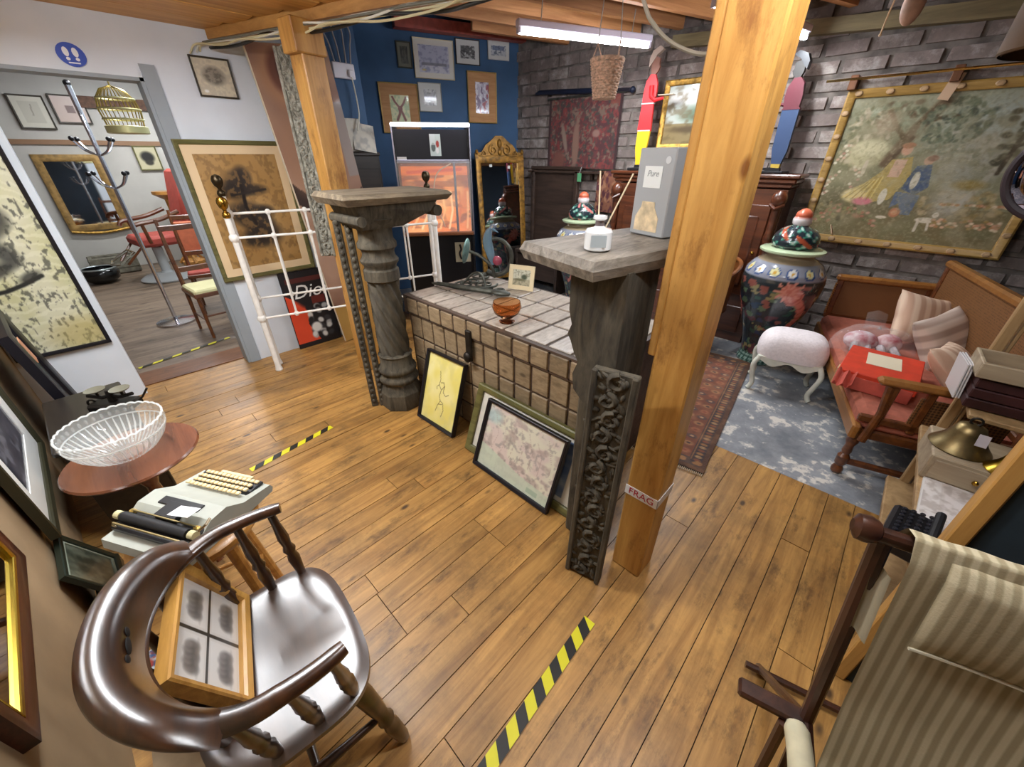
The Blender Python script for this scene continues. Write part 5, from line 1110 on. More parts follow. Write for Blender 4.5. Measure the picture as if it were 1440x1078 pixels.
d = MB().rbox((0, -.058, .8), (.28, .008, 1.4), .004).build('door', bk, t); MB().ball((.11, -.066, .9), .012, 8, 6).build('knob', brass, d)
for k, (lb, dx, rz, h_) in enumerate((('cream paper card with a dark edge behind the loose print', -.02, 88, .26), ('loose cream print sheet leaning on the dark cupboard top', .05, 80, .24))):
    cv = Canvas(36, 40, 'd0ccc0', 3+k); cv.speck(4, 4, .5, .75, 'a8a8a4', .8); t = thing('paper_print', lb, 'print', (-3.80+.03*k, 1.98+dx, 1.634), (R(-14-10*k), R(9*k), R(rz))); MB().box((0, .003, h_/2), (.20, .004, h_)).build('card', plain('card_edge', '5a5248', .8), t, 0); put_print('sheet', cv, .196, h_-.004, colattr('print_matt', .7), t, 0, .002)
# ================================================================== LIT ARCADE MACHINE
t = thing('arcade_machine', 'black coin machine with a glowing orange glass front and white strip light', 'machine', (-3.46, 2.535, 0), (0, 0, R(53.6)))
mk = plain('machine_black', '0e0e12', .35); sl = plain('machine_silver', '9a98a4', .3, .8); MWd = .355
for s in (-1, 1):
    b = MB(); b.push((s*(MWd-.012), 0, 0), (PI/2, 0, PI/2)); b.prism([(-.02, 0), (.42, 0), (.42, 1.84), (.0, 1.84), (.0, 1.56), (-.02, .90)], -.012, .012); b.pop(); b.build('side_panel', mk, t, 0)
    MB().beam((s*(MWd-.005), -.006, 1.84), (s*(MWd-.005), -.028, .90), .012, .012).build('silver_edge', sl, t, 0)
MB().b2((-MWd, .0, 0), (MWd, .40, .90)).build('lower_body', mk, t, 0); MB().b2((-MWd+.02, .36, .90), (MWd-.02, .40, 1.82)).build('back_panel', mk, t, 0); MB().b2((-MWd+.02, .01, 1.57), (MWd-.02, .04, 1.81)).build('header_panel', plain('machine_navy', '16161e', .35), t, 0)
MB().rbox((0, .0, 1.555), (2*MWd-.03, .03, .03), .005).build('silver_rail', sl, t); MB().rbox((0, -.03, .915), (2*MWd-.02, .07, .03), .006).build('wooden_sill', wood('sill_brown', '5a3018', '8a5430', axis=0, scale=7, rough=.4), t)
ls = MB().rbox((0, .0, 1.845), (2*MWd, .045, .03), .008).build('strip_light', plain('strip_glow', 'f6f6ff', .4, emit=7), t)
cv = Canvas(90, 90, 'd8702c', 5); cv.speck(4, 3, .35, .7, 'e89a54'); cv.speck(3, 12, .5, .6, '8a4420', .8); cv.rect(0, .78, 1, .90, 'e8702a', .8); cv.rect(0, .90, 1, 1, '6a3a22', .8); cv.rect(.0, .62, 1, .70, '8a4a28', .6)
for k in range(7): cv.line([(.1+.14*k, .05), (.25+.12*k, .3), (.2+.13*k, .55)], .02, ['f0b070', 'f6d0a0', 'c86028'][k % 3], .8)
cv.line([(.1, .82), (.9, .86)], .03, 'd0522a'); cv.ell(.5, .45, .3, .14, 'f2b878', soft=.6, k=.5)
m_, nt, b_ = base_mat('backlit_print'); a_ = N(nt, 'ShaderNodeAttribute'); a_.attribute_name = 'Col'
nt.links.new(a_.outputs['Color'], b_.inputs['Base Color']); nt.links.new(a_.outputs['Color'], b_.inputs['Emission Color']); b_.inputs['Emission Strength'].default_value = .75; b_.inputs['Roughness'].default_value = .4
o = put_print('backlit_display', cv, 2*MWd-.05, .70, m_, t, 0, 0); o.location = (0, .02, .925); o.rotation_euler = (R(-22), 0, 0)
MB().box((0, -.006, 1.235), (2*MWd-.03, .005, .64)).build('front_glass', plain('front_glass', 'ffffff', .03, alpha=.12, spec=.8), t, 0, rot=(R(.9), 0, 0))
MB().rbox((.19, -.016, 1.235), (.022, .012, .63), .004).build('glass_bar', sl, t); MB().tube(spl([(.06, -.01, .98), (-.02, -.012, 1.25), (.02, -.012, 1.45), (.16, -.012, 1.54)], 8), .006, 6).build('curved_track', plain('track_cream', 'd8b890', .4), t)
cv = Canvas(22, 36, 'c8d4d0', 5); cv.ell(.3, .4, .2, .2, '5a6460'); cv.ell(.7, .55, .14, .16, 'a83a34'); cv.ell(.65, .25, .14, .14, 'e8e8e8'); cv.rect(0, .5, .5, 1, 'dfe6e6', .6); o = put_print('playing_card', cv, .10, .175, colattr('print_gloss', .3, .4), t, .008, 1.60); o.location = (.03, 0, 0)
MB().box((-.29, .002, 1.575), (.09, .003, .035)).build('price_sticker', plain('sticker_white', 'e6e4e0', .6), t, 0)
q = MB().box((.225, -.003, .72), (.16, .006, .20)).build('instruction_plate', plain('plate_beige', '9a9078', .5), t, 0)
for s in (-1, 1): MB().tube(spl([(.225+s*.03, -.008, .80), (.225+s*.018, -.008, .75), (.225+s*.036, -.008, .71), (.225+s*.02, -.008, .65)], 5), .011, 6).build('black_motif', mk, q)
# ================================================================== GILT MIRROR, SETTLE
t = thing('gilt_mirror', 'gilt overmantel mirror with a carved arched crest beside the machine', 'mirror', (-3.93, 3.96, .10), (R(-6), 0, R(68))); gw = plain('gilt_wood', '8a6428', .45, .4, var=.3, vscale=22, bump=.6)
mould(MB(), .66, 1.50, .07, .05).build('frame', gw, t); MB().box((0, .0, .75), (.54, .01, 1.38)).build('mirror_glass', plain('mirror', 'd8d8d8', .03, 1), t, 0)
b = MB(); b.push((0, .02, 1.49), (PI/2, 0, 0)); b.prism([(-.33, 0), (.33, 0), (.33, .05), (.24, .06), (.19, .13), (.10, .19), (.05, .235), (-.05, .235), (-.10, .19), (-.19, .13), (-.24, .06), (-.33, .05)], 0, .035); b.pop(); cr_ = b.build('crest', gw, t, 0)
c_ = MB()
for s in (-1, 1):
    c_.tube(curl(s*.09, .08, .06, PI/2, -s*1.4, 22, 0), .011, 6); c_.tube(curl(s*.22, .035, .035, PI/2, s*1.3, 18, 0), .008, 6); c_.ball((s*.31, .06, 0), (.02, .03, .02))
c_.ball((0, .15, 0), (.03, .05, .02)); c_.ball((0, .06, 0), (.028, .04, .018)); c_.tube([(-.28, .02, 0), (0, .012, 0), (.28, .02, 0)], .009, 6); c_ = c_.build('carved_scrolls', gw, cr_, 60, loc=(0, -.02, 1.49), rot=(PI/2, 0, 0))
for k, x_ in enumerate((-.13, .12)): MB().box((x_, -.008, 1.40-.02*k), (.035, .002, .03)).build('price_dot', plain('sticker_white', 'e6e4e0', .6), t, 0)
t = thing('oak_settle', 'dark oak settle with a plain panelled back against the bricks', 'settle', (-3.42, 4.19, 0)); so = wood('settle_oak', '2e221c', '4c3a30', axis=0, scale=6, rough=.5, rnd=.03)
MB().rbox((0, .17, .98), (.72, .04, .98), .006).build('back_panel', so, t); MB().rbox((0, .165, 1.47), (.78, .06, .04), .008).build('top_rail', so, t); MB().rbox((0, .0, .49), (.74, .38, .04), .008).build('seat', so, t)
for s in (-1, 1): MB().rbox((s*.345, 0, .24), (.04, .36, .48), .006).build('side_board', so, t); MB().rbox((s*.34, .15, .75), (.05, .06, 1.4), .006).build('upright', so, t)
MB().rbox((0, -.16, .30), (.66, .025, .30), .006).build('front_board', so, t)
for x_ in (-.12, .0): MB().rbox((x_, -.18, .47), (.035, .02, .05), .004).build('iron_clasp', plain('clasp_pale', '8a8070', .5, .5), t)
t = thing('green_tag', 'green luggage tag hanging from the ledge', 'tag', (-3.02, 4.30, 1.38)); MB().rbox((0, 0, 0), (.055, .004, .09), .001).build('tag', plain('tag_green', '5aa070', .6), t); MB().tube([(0, 0, .045), (.01, .02, .11)], .002, 5).build('string', plain('string_white', 'd0d0d4', .7), t)
# ================================================================== BRICK WALL HANGINGS
cv = Canvas(110, 76, '5a3034', 4); cv.speck(16, 12, .45, .6, '7a3a3a'); cv.speck(24, 18, .54, .62, '9a8a70', .85); cv.speck(26, 20, .56, .64, '3c4a44', .8); cv.speck(30, 22, .6, .66, 'a83c3a', .9)
cv.ell(.42, .35, .045, .34, 'a8806a', soft=.4); cv.ell(.25, .45, .03, .22, 'b09a84', rot=.3, soft=.5); cv.ell(.18, .12, .10, .14, '9a5a4a', soft=.6); cv.ell(.70, .5, .05, .05, 'c09484', soft=.5); cv.rect(0, 0, .03, 1, '3a2428'); cv.rect(.97, 0, 1, 1, '3a2428'); cv.rect(.85, .88, .97, .98, 'b04a3a', .7); cv.mix(np.full(cv.u.shape, .42), '4a3a38')
t = thing('red_tapestry', 'dark red flowered tapestry hanging on the bricks above the settle', 'tapestry', (-3.10, YB-.055, 1.47)); o = put_print('woven_cloth', cv, .98, .70, colattr('tapestry_weave', .95, 0, .5), t, 0, 0, lambda u, v: .008*np.sin(u*16)*(1-v)); MB().tube([(-.52, 0, .705), (.52, 0, .705)], .012, 8).build('rod', wi, t)
cv = Canvas(60, 40, '8a5a44', 6); cv.speck(9, 9, .5, .62, '5a3038'); cv.speck(9, 9, .55, .65, 'b08060', .8)
t = thing('red_tapestry', 'small worn red cloth panel hanging beside the dragon jar', 'tapestry', (-2.66, YB-.055, 1.02)); put_print('woven_cloth', cv, .34, .44, colattr('tapestry_weave', .95, 0, .5), t, 0, 0, lambda u, v: .006*np.sin(u*12)); MB().tube([(-.18, 0, .44), (.18, 0, .44)], .008, 8).build('rod', wi, t)
t = thing('sword', 'sheathed sword with a dark blue scabbard mounted on the bricks', 'sword', (-3.15, YB-.06, 2.22), (0, R(2), 0)); nb = plain('scabbard_navy', '1c2438', .4, var=.1)
MB().tube([(-.66, 0, 0), (-.60, 0, .012), (0, 0, 0), (.42, 0, -.01)], [.012, .026, .026, .024], 10).build('scabbard', nb, t); MB().tube([(.44, 0, -.01), (.62, 0, -.015)], .018, 8).build('grip', plain('grip_dark', '23202a', .5), t); MB().ball((.43, 0, -.01), (.02, .035, .05)).build('guard', nb, t); MB().ball((.64, 0, -.016), .03).build('pommel', nb, t)
for x_ in (-.45, .2): MB().rbox((x_, .02, 0), (.03, .06, .06), .004).build('bracket', iron, t)
t = thing('wall_shelf', 'narrow dark ledge on the bricks above the settle', 'shelf', (-3.30, YB-.09, 1.43)); MB().rbox((0, 0, .0), (1.10, .10, .025), .005).build('ledge', so, t)
for x_ in (-.4, .4): MB().rbox((x_, .03, -.04), (.03, .05, .07), .004).build('bracket', so, t)
cv = Canvas(50, 50, 'b8c0b8', 6); cv.rect(0, 0, 1, .35, '8a7a54'); cv.ell(.55, .5, .3, .14, '6a8068', soft=.8); cv.ell(.3, .8, .3, .12, 'd8d8d4', soft=.8); cv.speck(10, 10, .55, .7, '6a5a3c', .6); cv.ell(.5, .25, .4, .06, '5a4a30', soft=.8)
picture('landscape_painting', 'gilt framed landscape painting behind the red figure', 'painting', (-1.80, YB-.055, 1.66), 0, .72, .56, .045, .04, gilt, cv)
# big needlework
cv = Canvas(250, 215, '8c8a6c', 12, aspect=1.16)
cv.rect(0, .62, 1, 1, '9aa08c', .7); cv.ell(.78, .80, .22, .14, 'a8b0a8', soft=.9); cv.ell(.70, .55, .26, .16, '8f9080', soft=.8); cv.ell(.72, .60, .2, .1, 'a8a494', soft=.7, k=.7); cv.rect(0, 0, 1, .26, '6b5c38', .9); cv.speck(12, 10, .5, .7, '6a6a48', .5)
cv.ell(.20, .55, .24, .40, '6a6748', soft=.9, k=.7); cv.ell(.30, .28, .40, .12, '5c5238', soft=.8, k=.7)
rg = np.random.default_rng(3)
def leaves(cx, cy, rx, ry, n, cols, s0=.010, s1=.026):
    for _ in range(n):
        a, q = rg.uniform(0, 6.28), rg.random()**.5; sz = rg.uniform(s0, s1)
        cv.ell(cx+rx*q*math.cos(a), cy+ry*q*math.sin(a), sz, sz*.7, cols[rg.integers(len(cols))], rot=rg.uniform(0, 3), soft=.7, k=.85)
leaves(.14, .72, .13, .22, 90, ['8c8560', 'a59a76', '6a6a4a', 'b8a890', '565a40', 'c4b49a'])
leaves(.28, .86, .16, .10, 70, ['6f7258', '4c523c', '8c9478', 'a8ac94', '5c4a34'])
leaves(.92, .76, .08, .18, 60, ['4a4632', '605a40', '3a3828', '7c7654']); leaves(.68, .68, .18, .10, 60, ['8f907a', 'a5a48e', '7a806a', 'b5b0a0'])
leaves(.75, .28, .2, .10, 60, ['a08a58', '8a7442', 'b09a68', '6f5c34', 'b8a078']); leaves(.15, .20, .14, .10, 60, ['55502f', '6e6540', '8a7a50', '463f28', '9a6a50'])
cv.line([(.30, .56), (.36, .72), (.46, .94)], .05, '5a4630'); cv.line([(.33, .60), (.40, .76), (.47, .90)], .015, '463522'); cv.line([(.40, .82), (.52, .86), (.60, .84)], .016, '453824'); cv.line([(.36, .70), (.28, .80), (.22, .90)], .02, '55442c')
leaves(.55, .82, .16, .14, 150, ['4c5440', '616b52', '3a4438', '757e66', '8a917c'])
for k in range(26): cv.ell(.88+.09*math.sin(k*1.9), .72+.16*math.cos(k*1.3), .022, .018, ['3c3a2a', '4c4834'][k % 2], soft=.6)
cv.line([(.84, .50), (.86, .70), (.92, .85)], .018, '3a3022'); cv.line([(.86, .66), (.95, .72)], .012, '3a3022'); cv.line([(.74, .26), (.80, .42), (.82, .52)], .022, 'b0a898', .8); cv.ell(.70, .30, .08, .12, 'b8b4ac', soft=.9, k=.7)
for k in range(60): cv.ell(.10+.09*math.sin(k*2.3), .50+.18*math.cos(k*1.7), .010, .010, ['c8a088', 'd8c8b0', 'a87868', 'e0d8c0'][k % 4], soft=.6)
cv.ell(.18, .62, .10, .10, 'b8b088', soft=.4); cv.ell(.19, .66, .10, .05, 'cfc8a0', soft=.5); cv.ell(.20, .52, .012, .06, 'c8b8a0'); cv.ell(.22, .82, .06, .08, 'b09a80', soft=.8, k=.7)
cv.ell(.385, .645, .028, .036, 'c8967a', soft=.2); cv.ell(.385, .675, .034, .020, 'a06a4a', soft=.3); cv.poly([(.33, .58), (.43, .60), (.46, .46), (.40, .30), (.25, .26), (.14, .34), (.24, .42), (.30, .50)], 'a8904e'); cv.poly([(.35, .58), (.41, .58), (.40, .46), (.34, .46)], 'c8a088')
cv.ell(.20, .32, .07, .05, 'd6c08a', soft=.4); cv.ell(.26, .28, .055, .03, 'c86a78', soft=.4)
for k in range(9): cv.line([(.32-.01*k, .46-.006*k), (.30-.02*k, .30)], .006, ['d8bc68', '9a7c30'][k % 2], .8)
cv.ell(.515, .575, .024, .030, 'c8947a', soft=.2); cv.ell(.53, .59, .026, .02, '7a5040', soft=.4); cv.poly([(.47, .54), (.54, .55), (.57, .40), (.52, .34), (.44, .38), (.45, .46)], '3a4c6c'); cv.poly([(.42, .36), (.55, .34), (.54, .20), (.49, .20), (.46, .28), (.42, .24)], '4c5c78'); cv.ell(.49, .44, .02, .06, 'cfc8b4'); cv.ell(.36, .32, .02, .06, 'd0c8b4'); cv.ell(.46, .21, .03, .035, 'b06a48', soft=.3); cv.ell(.46, .21, .017, .02, 'c88a60', soft=.3); cv.ell(.40, .17, .03, .012, 'd8c8b0')
cv.ell(.63, .17, .05, .02, 'e0d4c0', soft=.3); cv.line([(.60, .17), (.60, .09)], .012, 'd8ccb8'); cv.line([(.65, .16), (.66, .10)], .010, 'd8ccb8'); cv.ell(.67, .21, .016, .02, 'd8ccb8')
for k in range(70): cv.ell(.82+.15*math.sin(k*1.3+.2), .20+.09*math.cos(k*2.1), .011, .009, ['c88a6a', 'b0784c', 'd8a888', '9a7a40', 'e0c8a8'][k % 5], soft=.6)
for k in range(40): cv.ell(.20+.18*math.sin(k*1.7), .16+.06*math.cos(k*2.9), .012, .010, ['9a5a44', '7a7a48', 'b8806a', '5a5a34'][k % 4], soft=.6)
cv.ell(.75, .42, .07, .03, '8a7434', soft=.8); cv.speck(60, 50, .5, .75, '5c5638', .30); cv.speck(80, 70, .5, .8, 'c0b694', .35); cv.speck(9, 8, .45, .7, 'a89e80', .35); cv.mix(np.full(cv.u.shape, .16), '9a9078')
t = thing('needlework_tapestry', 'large framed needlework of a couple seated under trees', 'tapestry', (-.075, YB-.075, .97), (R(-2), 0, 0)); gf = wood('tapestry_frame', '8a682e', 'b9944e', axis=0, scale=12, rough=.4, coat=.2, rnd=.02)
mould(MB(), 1.22, 1.06, .055, .05).build('frame', gf, t); put_print('needlework', cv, 1.112, .952, colattr('needlework_weave', .9, 0, .5), t, .004, .054)
orn = MB().ball((0, 0, 0), (.026, .010, .018), 8, 5).build('flower_ornament', plain('ornament_pink', 'a88a66', .5, var=.15), t); sp_ = [(-.54+.18*k, -.024, z_) for k in range(7) for z_ in (.028, 1.032)]+[(x_, -.024, .16+.15*k) for k in range(6) for x_ in (-.582, .582)]
for k, p in enumerate(sp_): (orn if k == 0 else link_copy(orn, t, (0, 0, 0))).location = p
MB().box((-.26, -.03, 1.0), (.06, .003, .15)).build('price_card', plain('tag_card', 'c9a98a', .7), t, 0, rot=(0, R(12), 0))
t = thing('picture_rail_light', 'brass rod on wooden brackets above the needlework', 'rail', (-.22, YB-.10, 2.09)); MB().tube([(-.62, 0, 0), (.9, 0, 0)], .009, 8).build('rod', plain('brass_rod', 'd8c48a', .2, 1), t)
for x_ in (-.45, .1, .6): MB().rbox((x_, .035, -.02), (.05, .07, .09), .004).build('bracket', wood('bracket_brown', '5a3418', '7a4a26', axis=2, scale=8, rough=.5), t)
# ================================================================== CUT-OUT WAITER FIGURES on the sideboard
def cutout(mb, pts, z0=0, y=0, th=.03):
    mb.push((0, y, 0), (PI/2, 0, 0)); mb.prism(pts, -th/2, th/2); mb.pop(); return mb
def figure(label, loc, rz, sc_, jacket, trou, sock, cap, hem=.34, face='8a5a48'):
    t = thing('waiter_figure', label, 'figure', loc, (0, 0, rz)); t.scale = sc_
    C_ = lambda n_, c: plain(n_+c, c, .45)
    MB().rbox((0, 0, .012), (.20, .14, .024), .006).build('base', plain('figure_black', '141418', .4), t)
    cutout(MB(), [(-.05, .024), (.06, .024), (.09, .035), (.085, .05), (.03, .055), (-.045, .05)]).build('shoe', plain('figure_black', '141418', .4), t, 0)
    cutout(MB(), [(-.04, .05), (.025, .05), (.03, .085), (-.042, .085)]).build('sock', C_('fig', sock), t, 0)
    cutout(MB(), [(-.042, .085), (.03, .085), (.055, .22), (.064, hem), (-.06, hem), (-.062, .2)]).build('trousers', C_('fig', trou), t, 0)
    cutout(MB(), [(-.065, hem), (.068, hem), (.062, max(.48, hem+.01)), (.058, max(.56, hem+.02)), (.072, .64), (.068, .72), (.04, .785), (-.005, .79), (-.04, .74), (-.055, .64), (-.052, max(.56, hem+.02)), (-.06, max(.46, hem+.01))], th=.034).build('jacket', C_('fig', jacket), t, 0)
    for z_ in ((.345, .565) if hem < .4 else ()): MB().rbox((0, 0, z_), (.125, .037, .010), .002).build('white_band', C_('fig', 'e6e0e0'), t, 0)
    a = MB(); a.tube([(.02, -.024, .70), (.03, -.035, .62), (.07, -.03, .585), (.15, -.02, .60)], [.022, .02, .018, .013], 8); a.build('arm', C_('fig', jacket), t); MB().rbox((.17, -.01, .622), (.14, .08, .008), .002).build('tray', plain('tray_cream', 'c8b8a0', .5), t)
    cutout(MB(), [(.0, .785), (.035, .785), (.05, .80), (.06, .815), (.068, .84), (.06, .86), (.062, .90), (.02, .92), (-.01, .90), (-.012, .83)]).build('head', plain('figure_face'+face, face, .5), t, 0)
    cutout(MB(), [(-.03, .84), (-.035, .90), (-.01, .96), (.05, .99), (.085, .965), (.03, .925), (.0, .88)], th=.05).build('cap', C_('fig', cap), t, 0)
figure('cut-out waiter figure in a bright red coat and yellow trousers', (-2.24, 4.24, 1.472), R(8), (1, 1, 1), 'd8242a', 'e8c020', 'e8c020', 'b09a8a')
figure('cut-out waiter figure in a maroon coat and blue trousers', (-.99, 4.22, 1.472), R(172), (1, 1, .82), '56202a', '2e4060', 'b0943a', '26282c', .54, '2a2826')
# ================================================================== HANGING THINGS
t = thing('wicker_basket', 'tapered wicker basket hanging from the strip lamp', 'basket', (-1.62, 2.50, 1.90)); wk = plain('wicker', 'd4b49c', .8, var=.15, vscale=60); b = MB()
for k in range(15):
    z = .005+k*.0125; r = .062+.030*k/14; b.tube([((r+.004*math.sin(a*11+k*PI))*math.cos(a), (r+.004*math.sin(a*11+k*PI))*math.sin(a), z) for a in [j*2*PI/66 for j in range(66)]], .0062, 5, closed=True)
b.build('weave', wk, t, 60); b = MB()
for j in range(22): a = j*2*PI/22; b.tube([(.062*math.cos(a), .062*math.sin(a), 0), (.093*math.cos(a), .093*math.sin(a), .185)], .0035, 5)
b.build('stake', wk, t, 60); MB().lathe([(.001, 0), (.06, .0), (.06, .006), (.001, .006)], 20).build('bottom', wk, t); MB().tube([(.094*math.cos(a), .094*math.sin(a), .187) for a in [j*2*PI/40 for j in range(40)]], .008, 6, closed=True).build('rim', wk, t)
for s in (-1, 1): MB().tube([(s*.09, -.03, .185), (s*.075, 0, .27), (s*.05, .03, .185)], .005, 6).build('handle', wk, t)
MB().tube([(-.075, 0, .27), (-.06, .0, .46), (-.05, 0, .66)], .003, 5).build('cord', plain('string_white', 'd0d0d4', .7), t); MB().tube([(.075, 0, .27), (.06, .0, .46), (.05, 0, .66)], .003, 5).build('cord', plain('string_white', 'd0d0d4', .7), t)
t = thing('wooden_pulley', 'pale wooden pulley block hanging from the joists by string', 'pulley', (-.36, 3.2, 2.18)); pk = plain('pulley_pink', 'b08a72', .6, var=.1); MB().ball((0, 0, .06), (.045, .035, .085), 14, 10).build('block', pk, t); MB().tube([(0, 0, .13), (0, 0, .30)], .004, 6).build('string', plain('string_cream', 'd8b890', .8), t)
MB().tube(spl([(-.03, 0, .28), (-.07, 0, .16), (-.085, 0, .06), (-.09, 0, -.04)], 5), .004, 6).build('loose_string', plain('string_cream', 'd8b890', .8), t); MB().ball((-.09, 0, -.045), .007, 6, 5).build('string_knot', plain('string_cream', 'd8b890', .8), t)
t = thing('lamp_shade', 'plain brown drum shade hanging above the rack', 'lampshade', (.225, 2.5, 1.905)); MB().lathe([(.21, 0), (.215, .006), (.205, .30), (.20, .30), (.205, .01), (.20, 0)], 40, cap=False).build('shade', plain('shade_brown', '5a4022', .8, var=.06), t); MB().tube([(0, 0, .24), (0, 0, .50)], .004, 6).build('cord', plain('cord_brown', '3a2a1a', .6), t); MB().tube([(-.2, 0, .29), (.2, 0, .29)], .003, 5).build('spider', iron, t)
t = thing('round_mirror', 'round convex mirror in a dark frame hanging over the sofa', 'mirror', (.50, 3.5, 1.53), (0, 0, R(-16))); MB().tube([(.215*math.cos(a), 0, .215*math.sin(a)) for a in [j*2*PI/48 for j in range(48)]], .022, 10, closed=True).build('rim', plain('rim_dark', '3a3034', .35), t)
q = MB(); q.push((0, 0, 0), (PI/2, 0, 0)); q.lathe([(.215, 0), (.19, .022), (.14, .042), (.07, .054), (.001, .058)], 40); q.pop(); q.build('convex_glass', plain('convex_mirror', '9a9096', .04, 1), t, 60); MB().tube([(0, 0, .25), (0, 0, .92)], .004, 6).build('chain', iron, t)
# cables on the beam and the looped flex by the post
t = thing('cable_bundle', 'bundle of white and black cables clipped along the ceiling beam', 'cables', (0, 0, 0)); ca = [plain('cable_white', 'd8d8cc', .5), plain('cable_black', '2a2a28', .5), plain('cable_cream', 'd0c8a0', .5), plain('cable_white', 'd8d8cc', .5), plain('cable_grey2', '6a6a5e', .5), plain('cable_cream', 'd0c8a0', .5)]
for k, m_ in enumerate(ca):
    rg = random.Random(k); pts = []
    for i in range(14):
        f = i/13; x_ = -3.80+f*2.3; y_ = 1.055+.33*(x_+3.85)-.012*k; pts.append((x_, y_-.01+rg.uniform(-.015, .015), 2.262-.012*(k % 3)-.03*abs(math.sin(f*9+k))*(k % 2)))
    if k in (2, 3, 5): pts = [(-3.835, 1.02-.02*k, 2.215-.006*k), (-3.82, 1.03-.012*k, 2.24)]+pts[1:]
    MB().tube(spl(pts, 4), .006 if k != 1 else .009, 6).build('cable', m_, t, 60)
t = thing('looped_flex', 'grey flex hanging in a loop beside the thick pine post', 'cable', (0, 0, 0)); MB().tube(spl([(-1.0, 1.5, 2.30), (-.831, 1.45, 2.013), (-.783, 1.45, 1.948), (-.716, 1.45, 1.897), (-.621, 1.45, 1.859), (-.542, 1.43, 1.862), (-.479, 1.40, 1.895), (-.44, 1.30, 1.96), (-.43, 1.265, 2.1), (-.42, 1.27, 2.3)], 5), .006, 6).build('flex', plain('flex_grey', '9a9484', .5), t, 60); MB().rbox((-.43, 1.268, 2.12), (.03, .012, .03), .003).build('clip', plain('clip_grey', '8a8a88', .5), t)
# ================================================================== HAZARD TAPE
ty = plain('tape_yellow', 'd8d020', .45); tb = plain('tape_black', '1a1814', .45)
def tape(label, p0, p1, wd, n):
    a, b = Vector((*p0, 0)), Vector((*p1, 0)); L_ = (b-a).length; t = thing('hazard_tape', label, 'tape', (a.x, a.y, .0012), (0, 0, math.atan2(b.y-a.y, b.x-a.x))); MB().b2((0, -wd/2, 0), (L_, wd/2, .0006)).build('tape_strip', ty, t, 0)
    st_ = L_/n; me0 = None
    for k in range(n):
        s0 = k*st_+st_*.1
        if me0 is None: me0 = MB().prism([(0, -wd/2), (st_*.5, -wd/2), (st_*.5+wd*.7, wd/2), (wd*.7, wd/2)], .0004, .0012).build('black_stripe', tb, t, 0); o = me0
        else: o = link_copy(me0, t, (0, 0, 0))
        o.location = (min(s0, L_-st_*.5-wd*.7), 0, 0)
tape('black and yellow hazard tape on the boards in front of the deck chair', (-.335, -.10), (-.37, .835), .048, 10); tape('short hazard tape on the boards behind the typewriter', (-2.30, .17), (-2.375, .69), .04, 5); tape('hazard tape across the far side of the doorway', (-4.42, -.10), (-4.62, .64), .035, 5)
# ================================================================== FAR ROOM
t = thing('gilt_mirror', 'large gilt framed mirror on the far room end wall', 'mirror', (-9.165, .22, .60), (R(-2), 0, PI/2)); mould(MB(), .70, 1.02, .09, .05).build('frame', plain('far_gilt', '8c6f3e', .5, .3, var=.15, vscale=20), t); MB().box((0, .0, .51), (.54, .01, .86)).build('mirror_glass', plain('mirror', 'd8d8d8', .03, 1), t, 0); MB().tube(spl([(-.34, -.01, .0), (-.15, -.01, -.03), (0, -.01, -.04), (.15, -.01, -.03), (.34, -.01, 0)], 5), .02, 8).build('carved_foot', gilt, t)
for k, (y0, y1, z0, z1, lb, fm) in enumerate(((-.06, .28, 1.92, 2.31, 'thin framed pale drawing on the far room wall', darkf), (.33, .68, 2.0, 2.34, 'pink mounted small print on the far room wall', darkf), (1.0, 1.29, 1.40, 1.74, 'dark bush engraving in an olive frame on the far room wall', olive))):
    cv = Canvas(30, 36, ['c8c4b4', 'b8a498', 'bfb896'][k], k+2)
    if k == 0: cv.rect(.2, .15, .8, .85, 'b8b4a4'); cv.line([(.5, .4), (.55, .75)], .02, '8a8478')
    if k == 1: cv.rect(.35, .35, .65, .65, '6a5048')
    if k == 2: cv.ell(.5, .55, .32, .24, '26241e', soft=.5); cv.ell(.5, .3, .2, .12, '3a362c', soft=.5)
    picture('framed_print', lb, 'picture', (-9.165, (y0+y1)/2, z0), PI/2, y1-y0, z1-z0, .018, .02, fm, cv)
t = thing('wall_clock', 'dark round wall clock on the brown brick wall of the far room', 'clock', (-8.2, -.795, 1.60), (0, 0, PI)); q = MB(); q.push((0, 0, 0), (PI/2, 0, 0)); q.lathe([(.17, 0), (.18, .02), (.16, .035), (.001, .035)], 30); q.pop(); q.build('case', blackf, t); q = MB(); q.push((0, -.036, 0), (PI/2, 0, 0)); q.lathe([(.135, 0), (.135, .002), (.001, .002)], 30); q.pop(); q.build('dial', plain('dial_grey', '6a6a68', .5), t); MB().box((.0, -.042, .04), (.008, .003, .09)).build('hand', blackf, t, 0)
redu = plain('red_upholstery', 'a8483c', .65, var=.05, vscale=12)
t = thing('red_armchair', 'red upholstered high back reclining chair on a pale round base', 'chair', (-7.85, .66, 0), (0, 0, R(8)))
MB().lathe([(.33, 0), (.34, .02), (.28, .06), (.08, .09), (.06, .12), (.06, .45)], 32).build('base', plain('base_pale', 'b0b4b4', .5), t); MB().rbox((0, .04, .56), (.56, .56, .14), .04).build('seat', redu, t, 40); b = MB(); b.push((0, .34, .62), (R(-12), 0, 0)); b.rbox((0, .05, .42), (.50, .11, .86), .045); b.pop(); b.build('backrest', redu, t, 40)
for s in (-1, 1): MB().tube(spl([(s*.29, .34, .92), (s*.31, .1, .84), (s*.30, -.18, .80), (s*.29, -.24, .74)], 5), .028, 8).build('armrest', sw, t); MB().tube([(s*.28, -.1, .55), (s*.30, -.12, .80)], .022, 8).build('arm_support', sw, t)
